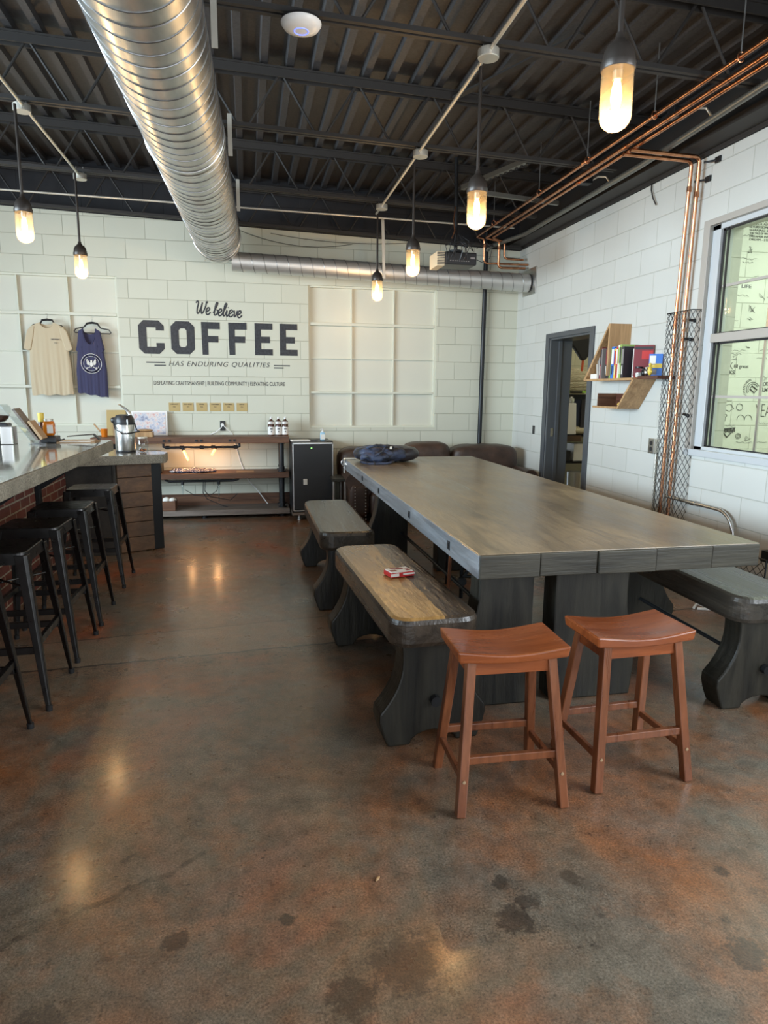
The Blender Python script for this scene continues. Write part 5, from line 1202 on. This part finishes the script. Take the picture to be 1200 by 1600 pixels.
# =================================================================== METAL BAR STOOLS
t = thing('bar_stool', 'dark gunmetal bar stool at the far end, beside the board clad counter', 'stool', (0, 0, 0), 'gunmetal bar stools')
ZS = .712
b = B(); b.prism(rounded_rect(.152, .152, .035), 'Z', ZS-.010, ZS); b.build('seat', M['gunmetal'], t, bevel=.004)
b = B(); q = rounded_rect(.152, .152, .035); q2 = rounded_rect(.158, .158, .038)
ra = [b.bm.verts.new((x, y, ZS-.004)) for x, y in q]; rb = [b.bm.verts.new((x, y, ZS-.052)) for x, y in q2]
for i in range(len(q)): b.bm.faces.new((ra[i], ra[(i+1) % len(q)], rb[(i+1) % len(q)], rb[i]))
b.build('seat_skirt', M['gunmetal'], t, smooth=True)
def sleg(sx, sy, z):
    u = 1-z/ZS; return Vector((sx*(.135+(.213-.135)*u), sy*(.135+(.205-.135)*u), z))
for sx in (-1, 1):
    for sy in (-1, 1):
        b = B()
        secs = [(ZS-.012, .052), (ZS-.10, .046), (.35, .036), (.10, .026), (.02, .020)]
        rings = []
        for z, w in secs:
            c = sleg(sx, sy, z); h = w/2; o = [(-h, -h*.3), (-h*.3, -h), (h, -h), (h, -h*.2), (h*.25, h*.25), (-h*.2, h)]
            o = [(0, 0)]; 
            pts = [(sx*h, sy*-h), (sx*h, sy*h*.55), (sx*h*.55, sy*h), (sx*-h, sy*h), (sx*-h, sy*(h-.006)), (sx*(h-.012), sy*(h-.012)), (sx*(h-.006), sy*-h)]
            rings.append([b.bm.verts.new(c+Vector((px_, py_, 0))) for px_, py_ in pts])
        for A_, C_ in zip(rings, rings[1:]):
            for k in range(7): b.bm.faces.new((A_[k], A_[(k+1) % 7], C_[(k+1) % 7], C_[k]))
        b.bm.faces.new(rings[0]); b.bm.faces.new(rings[-1])
        lg = b.build('leg', M['gunmetal'], t, bevel=.002)
        b = B(); c = sleg(sx, sy, 0); b.lathe([(0, 0), (.014, 0), (.015, .022), (.009, .026), (0, .026)], (c.x, c.y, 0), seg=12); b.build('foot', M['rubber'], lg, smooth=True)
for s_ in (-1, 1):
    b = B(); b.bar(sleg(s_, -1, .305), sleg(s_, 1, .305), .022, .030); b.build('footrest', M['gunmetal'], t, bevel=.002)
    b = B(); b.bar(sleg(-1, s_, .275), sleg(1, s_, .275), .022, .030); b.build('footrest', M['gunmetal'], t, bevel=.002)
b = B(); b.cyl(sleg(-1, -1, .56)*.97, sleg(1, 1, .56)*.97, .005, 8); b.cyl(sleg(-1, 1, .57)*.97, sleg(1, -1, .57)*.97, .005, 8); b.build('cross_brace', M['gunmetal'], t, smooth=True)
stool = t; SXC = -1.118
stool.location = (SXC, 5.14, 0)
for y, rz, lb in ((4.34, .01, 'dark gunmetal bar stool, second from the far end of the bar'), (3.78, -.015, 'dark gunmetal bar stool, middle of the row of five'),
                  (3.232, .01, 'dark gunmetal bar stool, second nearest, its whole front leg in view'), (2.665, 0., 'dark gunmetal bar stool nearest the viewer, cut by the left picture edge')):
    dup(stool, (SXC+(.0 if y > 3 else -.03), y, 0), rz, lb)

# =================================================================== THINGS ON THE BAR AND THE STATION
ZB = 1.0386
t = thing('airpot', 'steel pump airpot with black lid and raised lever on the lower counter', 'coffee dispenser', (-1.055, 6.22, .867))
b = B(); b.lathe([(0, 0), (.078, 0), (.082, .008), (.082, .235), (.078, .245), (0, .245)], (-1.055, 6.22, .867), seg=32); b.build('steel_body', M['steel'], t, smooth=True)
b = B(); b.lathe([(.0825, 0), (.084, .004), (.084, .012), (.0825, .016)], (-1.055, 6.22, .867), seg=32); b.build('base_ring', M['plastic_black'], t, smooth=True)
b = B(); b.lathe([(.083, .235), (.085, .25), (.083, .285), (.066, .315), (.04, .322), (0, .322)], (-1.055, 6.22, .867), seg=32); b.cushion(-1.165, -1.09, 6.19, 6.25, 1.115, 1.165, .3, n_=5); b.build('lid', M['plastic_black'], t, smooth=True)
b = B(); b.tube([(-1.0, 6.22, 1.15), (-1.005, 6.22, 1.19), (-1.035, 6.22, 1.235), (-1.085, 6.22, 1.272), (-1.095, 6.22, 1.272)], [.016, .014, .011, .007, .004], 8); b.build('lever', M['steel'], t, smooth=True)
b = B(); b.tube([(-1.14, 6.20, 1.115), (-1.12, 6.14, 1.07), (-1.06, 6.11, 1.03), (-1.0, 6.12, 1.03), (-.96, 6.15, 1.04), (-.925, 6.17, 1.045)], .006, 8); b.tube([(-.972, 6.22, 1.12), (-.955, 6.2, 1.06), (-.925, 6.17, 1.045)], .006, 8); b.build('bail_handle', M['plastic_black'], t, smooth=True)
b = B(); b.bar((-1.015, 6.132, 1.10), (-1.015, 6.132, 1.15), .010, .006, (0, 1, 0)); b.build('spout', M['steel'], t, bevel=.001)
t = thing('tip_jar', 'clear glass jar with a few coins beside the airpot', 'jar', (-.905, 6.17, .867))
b = B(); b.lathe([(.044, 0), (.048, .006), (.048, .085), (.040, .105), (.036, .118), (.038, .122)], (-.905, 6.17, .868), seg=24); b.build('jar_glass', M['clearglass'], t, smooth=True)
b = B()
for k in range(40): b.ball((-.905+random.uniform(-.03, .03), 6.17+random.uniform(-.03, .03), .874+random.random()*.022), .008, .008, .003, 1)
o = b.build('coins', M['copper'], t); o['kind'] = 'stuff'
b = B(); b.lathe([(.036, .118), (.042, .118), (.042, .128), (.036, .128)], (-.905, 6.17, .868), seg=24); b.build('jar_rim', M['zinc'], t, smooth=True)
t = thing('menu_stand', 'clear slanted menu holder with wooden clipboards on the bar', 'menu stand', (-1.43, 4.95, ZB))
b = B(); b.bar((-1.41, 4.95, ZB), (-1.60, 4.95, ZB+.262), .15, .006, (1, 0, 0)); b.build('acrylic_back', M['clearglass'], t)
b = B(); b.bar((-1.385, 4.94, ZB+.03), (-1.52, 4.94, ZB+.235), .13, .016, (1, 0, 0)); b.build('clipboard', M['shelfgrey'], t, bevel=.002)
b = B(); b.bar((-1.355, 4.93, ZB+.035), (-1.43, 4.93, ZB+.155), .12, .018, (1, 0, 0)); b.build('card_stack', M['card'], t, bevel=.002)
b = B(); b.box(-1.44, -1.33, 4.87, 5.03, ZB, ZB+.012); b.build('stand_base', M['clearglass'], t)
b = B(); b.box(-1.40, -1.30, 5.0, 5.12, ZB, ZB+.045); tag(b.build('card_reader', M['plastic_black'], bevel=.006), 'small black block under the orange honey jar', 'block')
t = thing('honey_jar', 'square orange honey jar with metal lid on the bar', 'jar', (-1.355, 5.06, ZB+.046))
b = B(); b.cushion(-1.392, -1.318, 5.03, 5.09, ZB+.046, ZB+.150, .2, n_=6); b.build('honey', M['amber'], t, smooth=True)
b = B(); b.lathe([(0, .0), (.030, 0), (.031, .016), (0, .018)], (-1.355, 5.06, ZB+.146)); b.build('jar_lid', M['zinc'], t, smooth=True)
b = B(); b.box(-1.36, -1.322, 5.026, 5.030, ZB+.066, ZB+.12); b.build('jar_label', M['paper'], t)
t = thing('sauce_bottle', 'slim dark bottle with gold neck behind the honey jar', 'bottle', (-1.43, 5.16, ZB))
b = B(); b.lathe([(0, 0), (.026, 0), (.027, .10), (.020, .13), (.018, .15), (0, .15)], (-1.43, 5.16, ZB)); b.build('bottle_glass', M['bottle'], t, smooth=True)
b = B(); b.lathe([(.019, .13), (.021, .20), (0, .202)], (-1.43, 5.16, ZB)); b.build('neck_foil', M['yellow'], t, smooth=True)
for i, (x, y) in enumerate(((-1.665, 4.86), (-1.575, 4.93))):
    b = B(); b.prism(rounded_rect(.042, .05, .012, 3), 'Z', 0, .12)
    for v in b.bm.verts: v.co += Vector((x, y, ZB))
    tag(b.build('steel_canister', M['steel'], bevel=.004), ('left', 'right')[i]+' square steel canister at the left edge of the bar', 'canister', 'canisters on the bar')
t = thing('bean_hopper', 'clear bean hopper with dark beans above the steel canisters', 'hopper', (-1.70, 4.95, ZB))
b = B(); b.lathe([(.0, .135), (.03, .14), (.052, .16), (.068, .20), (.072, .235), (.070, .25), (0, .262)], (-1.66, 5.05, ZB), seg=28); b.build('hopper_bowl', M['clearglass'], t, smooth=True)
b = B(); b.lathe([(.0, .14), (.028, .145), (.050, .165), (.060, .185), (0, .192)], (-1.66, 5.05, ZB), seg=24); b.build('beans', M['walnut'], t, smooth=True)
b = B(); b.box(-1.72, -1.60, 5.0, 5.10, ZB, ZB+.135); b.build('grinder_body', M['plastic_black'], t, bevel=.01)
t = thing('clipboard', 'brown clipboard with paper lying near the bar end', 'clipboard', (-1.15, 5.1, ZB))
b = B(); b.box(-1.30, -1.05, 5.0, 5.18, ZB, ZB+.006); b.build('board', M['card'], t, bevel=.001)
b = B(); b.box(-1.28, -1.08, 5.01, 5.17, ZB+.006, ZB+.012); b.build('paper', M['paper'], t)
t = thing('black_tray', 'black tilted tray at the far end of the bar', 'tray', (-1.20, 5.22, ZB))
b = B(); b.bar((-1.28, 5.24, ZB+.03), (-1.10, 5.22, ZB+.045), .06, .006); b.bar((-1.10, 5.22, ZB+.045), (-1.06, 5.22, ZB+.005), .06, .006); b.build('tray', M['plastic_black'], t, bevel=.002)
b = B(); b.tube([(-1.37, 5.2, ZB+.045), (-1.34, 5.19, ZB+.02), (-1.31, 5.18, ZB+.008), (-1.29, 5.17, ZB+.014), (-1.31, 5.15, ZB+.008), (-1.27, 5.14, ZB+.008)], .005, 6)
tag(b.build('black_pen_clip', M['rubber'], smooth=True), 'little black wire clip standing left of the clipboard', 'clip')

# =================================================================== WOODEN ARROW SHELF WITH BOOKS ON THE RIGHT WALL
t = thing('arrow_shelf', 'honey coloured zigzag wall shelf between doorway and copper risers', 'shelf', (WX, 5.4, 1.5))
sx0, sx1 = 3.01, 3.209
b = B(); b.prism([(5.375, 1.555), (5.355, 1.555), (5.355, 1.985), (5.375, 1.985)], 'X', sx0, sx1); b.build('upright_board', M['oak'], t, bevel=.0015)
b = B(); b.prism([(5.376, 1.985), (5.376, 1.955), (5.725, 1.530), (5.76, 1.530)], 'X', sx0, sx1); b.build('slanted_board', M['oak'], t, bevel=.0015)
b = B(); b.prism([(5.765, 1.512), (4.97, 1.512), (4.97, 1.531), (5.765, 1.531)], 'X', sx0, sx1); b.build('main_board', M['oak'], t, bevel=.0015)
b = B(); b.prism([(4.97, 1.520), (4.70, 1.520), (4.70, 1.545), (4.97, 1.545)], 'X', sx0+.05, sx1); b.build('walnut_end', M['walnut'], t, bevel=.0015)
b = B(); b.prism([(4.965, 1.520), (4.940, 1.520), (5.155, 1.280), (5.180, 1.280)], 'X', sx0, sx1); b.build('slanted_board', M['oak'], t, bevel=.0015)
b = B(); b.prism([(5.18, 1.280), (5.575, 1.280), (5.575, 1.297), (5.17, 1.297)], 'X', sx0, sx1); b.build('lower_board', M['oak'], t, bevel=.0015)
b = B(); b.box(sx0+.012, sx1, 5.50, 5.515, 1.297, 1.405); b.build('end_board', M['shelfwood'], t, bevel=.0015)
b = B(); b.box(sx1-.014, sx1, 5.20, 5.50, 1.297, 1.405); b.build('back_board', M['walnut'], t)
b = B(); b.cushion(3.03, 3.10, 5.16, 5.22, 1.297, 1.335, .5, n_=4); tag(b.build('small_item', M['yellow'], smooth=True), 'little yellowish item on the lower board of the arrow shelf', 'trinket')
def book(y, w, h, d, m, label, m2=None, lean=0., x0=3.035, nm='book', z=1.5312):
    t = thing(nm, label, 'book', (x0, y, z), 'books on the arrow shelf')
    R_ = Matrix.Translation((x0, y, z)) @ Matrix.Rotation(lean, 4, 'X')
    b = B(); b.box(0, d, -w/2, w/2, 0, h); bmesh.ops.transform(b.bm, matrix=R_, verts=b.bm.verts[:]); b.build('cover', M[m], t, bevel=.0012)
    b = B(); b.box(.004, d+.0006, -w/2+.0025, w/2-.0025, .003, h+.0008); bmesh.ops.transform(b.bm, matrix=R_, verts=b.bm.verts[:]); b.build('pages', M['paper'], t)
    if m2:
        b = B(); b.box(-.0012, .0, -w*.42, w*.42, h*.45, h*.92); bmesh.ops.transform(b.bm, matrix=R_, verts=b.bm.verts[:]); b.build('spine_band', M[m2], t)
        b = B(); b.box(-.0016, -.0011, -w*.16, w*.16, h*.12, h*.40); bmesh.ops.transform(b.bm, matrix=R_, verts=b.bm.verts[:]); b.build('spine_text', M['paper' if m2 != 'paper' else 'dark_print'], t)
    return t
b = B(); b.box(3.04, 3.13, 5.585, 5.70, 1.5312, 1.575); tag(b.build('card_box', M['paper'], bevel=.003), 'small white box at the left end of the arrow shelf', 'box')
for k, (y, h) in enumerate(((5.585, .235), (5.572, .255), (5.560, .26), (5.600, .13))):
    b = B(); b.prism([(y-.004, 1.5312), (y+.001, 1.5312), (y+.024, 1.5312+h), (y+.019, 1.5312+h)], 'X', 3.05, 3.20)
    tag(b.build('magazine', M['paper' if k != 1 else 'grey']), ('outer white', 'grey', 'inner white', 'short white')[k]+' magazine leaning at the left end of the book row', 'magazine', 'leaning magazines')
book(5.525, .022, .268, .15, 'maroon', 'maroon book beside the leaning magazines', 'dark_print', .03)
book(5.495, .012, .255, .17, 'grey', 'wide grey book whose dull cover faces the viewer', None, .0, x0=3.03)
book(5.425, .022, .262, .15, 'dark_print', 'thin black book with reddish spine text after the grey cover', 'maroon')
book(5.395, .028, .262, .15, 'dark_print', 'dark navy book left of the blue and white one', 'grey')
book(5.363, .020, .255, .15, 'green', 'olive spine squeezed left of the blue and white book', 'dark_print')
book(5.325, .042, .262, .16, 'blue', 'thick book with blue and white spine in the middle of the row', 'paper')
book(5.285, .024, .245, .15, 'yellow', 'orange yellow spined book right of the blue one', 'red')
book(5.258, .024, .258, .15, 'red', 'red spined book with pale letters', 'paper')
book(5.232, .022, .270, .15, 'paper', 'cream spined book right of the red one', 'green')
book(5.205, .026, .272, .15, 'green', 'green spined book with black print', 'dark_print')
book(5.170, .036, .255, .16, 'dark_print', 'thick black book at the end of the upright row', 'grey')
def face_book(label, x0, x1, y, z1, m, shapes, z0=1.5312, tilt=.12, nm='comic_book'):
    t = thing(nm, label, 'book', ((x0+x1)/2, y, z0), 'books on the arrow shelf')
    Rm = Matrix.Translation((x1, y, z0)) @ Matrix.Rotation(tilt, 4, 'Z')
    w = x1-x0; h = z1-z0
    b = B(); b.box(-w, 0, -.006, .006, 0, h); bmesh.ops.transform(b.bm, matrix=Rm, verts=b.bm.verts[:]); b.build('cover', M[m], t, bevel=.001)
    for (a, c, u0, u1, mm) in shapes:
        b = B(); b.box(-w+a*w, -w+c*w, -.0072, -.006, u0*h, u1*h); bmesh.ops.transform(b.bm, matrix=Rm, verts=b.bm.verts[:]); b.build('cover_print', M[mm], t)
    return t
face_book('broad dark book with reddish brown front standing at the back right', 3.05, 3.20, 4.985, 1.790, 'maroon', [(.05, .95, .86, .95, 'dark_print'), (.4, .95, .55, .82, 'red')], z0=1.5455, tilt=-.55)
face_book('comic with black figure on red cover facing out', 3.065, 3.19, 5.03, 1.765, 'red', [(.28, .80, .10, .92, 'dark_print'), (.45, .68, .70, .86, 'maroon'), (.0, .12, .0, 1, 'paper')], tilt=-.6)
face_book('comic with blue, white and yellow cover facing out at the right', 3.10, 3.20, 4.86, 1.715, 'blue', [(.05, .5, .5, .92, 'paper'), (.15, .98, .36, .56, 'yellow'), (.05, .6, .05, .3, 'grey')], z0=1.5455, tilt=-.6)
t = thing('glass_candy_jar', 'round clear glass jar with dark lid in front of the comics', 'jar', (3.10, 4.99, 1.5312))
b = B(); b.lathe([(.03, 0), (.044, .012), (.048, .04), (.038, .066), (.028, .076)], (3.105, 5.03, 1.532), seg=20); b.build('jar_glass', M['clearglass'], t, smooth=True)
b = B(); b.lathe([(0, .076), (.030, .076), (.030, .088), (0, .09)], (3.105, 5.03, 1.532), seg=20); b.build('jar_lid', M['iron'], t, smooth=True)
b = B(); b.box(3.085, 3.125, 5.01, 5.05, 1.534, 1.575); b.build('contents', M['paper'], t, bevel=.01)
for i, (y, mm, hh_, lb) in enumerate(((4.90, 'steel', .06, 'shiny metal figurine on the walnut shelf end'), (4.85, 'yellow', .085, 'small gold toy figurine at the walnut shelf end'), (4.94, 'plastic_black', .05, 'small black trinket between jar and figurines'))):
    t = thing('figurine', lb, 'figurine', (3.09, y, 1.5455), 'trinkets on the arrow shelf')
    b = B(); b.ball((3.09, y, 1.5455+hh_*.45), .018, .018, hh_*.45); b.build('torso', M[mm], t, smooth=True)
    b = B(); b.ball((3.09, y, 1.5455+hh_), .013); b.build('head', M[mm], t, smooth=True)
    b = B(); b.cyl((3.09, y-.03, 1.5455+hh_*.3), (3.09, y+.03, 1.5455+hh_*.75), .005, 6); b.build('arms', M[mm], t, smooth=True)

# =================================================================== MESH GUARD, OUTLETS, BENT CONDUIT
t = thing('mesh_pipe_guard', 'tall black expanded metal guard around the copper risers', 'pipe guard', (3.14, 4.66, 0))
YA, YB, XF, ZT_ = 4.42, 4.735, 3.118, 2.0
path = [(3.205, YB), (XF, YB-.01), (XF, YA+.01), (3.205, YA)]
seglen = [math.dist(path[i], path[i+1]) for i in range(3)]; TOT = sum(seglen)
def unwrap(s_):
    for i in range(3):
        if s_ <= seglen[i]+1e-9: u = s_/seglen[i]; return (path[i][0]+(path[i+1][0]-path[i][0])*u, path[i][1]+(path[i+1][1]-path[i][1])*u)
        s_ -= seglen[i]
    return path[-1]
b = B(); slope = 1.75; stepz = .068; corners = [0, seglen[0], seglen[0]+seglen[1], TOT]
z = -TOT*slope
while z < ZT_+TOT*slope:
    for s_ in (1, -1):
        zs = z if s_ > 0 else z
        prev = None
        for i in range(3):
            a, c = corners[i], corners[i+1]
            za, zc = zs+s_*slope*a, zs+s_*slope*c
            if s_ < 0: za, zc = zs-slope*a+TOT*slope*0, zs-slope*c
            lo, hi = min(za, zc), max(za, zc)
            if hi < 0.02 or lo > ZT_: continue
            t0, t1 = 0., 1.
            if zc != za:
                def cl(v): return (v-za)/(zc-za)
                if za < .02: t0 = max(t0, cl(.02))
                if za > ZT_: t0 = max(t0, cl(ZT_))
                if zc < .02: t1 = min(t1, cl(.02))
                if zc > ZT_: t1 = min(t1, cl(ZT_))
            if t1 <= t0: continue
            pa, pc = unwrap(a+(c-a)*t0), unwrap(a+(c-a)*t1)
            b.tube([(pa[0], pa[1], za+(zc-za)*t0), (pc[0], pc[1], za+(zc-za)*t1)], .0021, 4, cap=False)
    z += stepz
for zz2 in (.02, ZT_): b.tube([(px_, py_, zz2) for px_, py_ in path], .0035, 5)
b.build('expanded_mesh', M['iron'], t)
for z_, y_ in ((1.93, 4.52), (1.80, 4.55), (1.25, 4.50)):
    b = B(); b.cyl((3.19, y_-.03, z_), (3.19, y_+.03, z_+.01), .010, 8); b.ball((3.185, y_-.035, z_), .014); b.build('clamp', M['iron'], t, smooth=True)
t = thing('steel_outlet_box', 'grey steel double outlet box left of the mesh guard', 'outlet', (3.2, 4.87, .95))
b = B(); b.box(3.165, 3.209, 4.83, 4.90, .94, 1.05); b.build('box', M['zinc'], t, bevel=.004)
b = B(); b.box(3.160, 3.165, 4.825, 4.905, .935, 1.055); b.build('cover_plate', M['steel'], t, bevel=.003)
for z_ in (.972, 1.018):
    b = B(); b.lathe([(0, -.002), (.017, -.002), (.017, .001), (0, .001)], (3.159, 4.865, z_), axis='X', seg=14); b.build('socket', M['rubber'], t)
b = B(); b.cyl((3.195, 4.84, .94), (3.195, 4.83, .02), .009, 10); b.build('feed_conduit', M['zinc'], t, smooth=True)
b = B(); b.box(3.203, 3.2095, 7.23, 7.285, .935, 1.03); tag(b.build('switch_plate', M['plastic_black'], bevel=.002), 'black switch plate on the right wall left of the doorway', 'switch')
t = thing('bent_conduit', 'steel conduit leaving the mesh guard and bending down to the floor', 'conduit', (3.17, 4.2, 0))
pts = [(3.17, 4.62, .625), (3.17, 4.03, .625)]+[(3.17, 4.03-.17*math.sin(a), .455+.17*math.cos(a)) for a in [PI/2*i/8 for i in range(1, 9)]]+[(3.17, 3.86, .05)]
b = B(); b.tube(pts, .013, 12); b.build('pipe', M['steel'], t, smooth=True)
b = B(); b.cyl((3.17, 4.33, .625), (3.17, 4.27, .625), .018, 12); b.build('coupling', M['steel'], t, smooth=True)
b = B(); b.cyl((3.17, 4.40, .595), (3.17, 4.40, .618), .005, 6); b.build('clamp_screw', M['steel'], t, smooth=True)
t = thing('mesh_floor_guard', 'low black mesh guard by the right wall behind the table corner', 'pipe guard', (3.1, 3.65, 0))
b = B()
for k in range(-8, 12):
    za = k*.06
    for s_ in (1, -1):
        y0_, y1_ = 3.42, 3.80; z0_, z1_ = (za, za+.38) if s_ > 0 else (za+.38, za)
        a0, a1 = 0., 1.
        def cl2(v): return (v-z0_)/(z1_-z0_)
        for v, w_ in ((.02, z0_), (.42, z0_)):
            if (v == .02 and z0_ < .02) or (v == .42 and z0_ > .42): a0 = max(a0, cl2(v))
            if (v == .02 and z1_ < .02) or (v == .42 and z1_ > .42): a1 = min(a1, cl2(v))
        if a1 > a0: b.tube([(3.06, y0_+(y1_-y0_)*a0, z0_+(z1_-z0_)*a0), (3.06, y0_+(y1_-y0_)*a1, z0_+(z1_-z0_)*a1)], .0025, 4)
b.tube([(3.20, 3.80, .42), (3.06, 3.80, .42), (3.06, 3.42, .42), (3.20, 3.42, .42)], .005, 6); b.tube([(3.20, 3.80, .02), (3.06, 3.80, .02), (3.06, 3.42, .02), (3.20, 3.42, .02)], .005, 6)
for (x, y) in ((3.06, 3.80), (3.06, 3.42)): b.cyl((x, y, .0), (x, y, .42), .005, 6)
b.build('mesh', M['iron'], t)
b = B(); b.box(3.14, 3.2, 3.5, 3.56, .38, .45); b.build('clip', M['iron'], t)
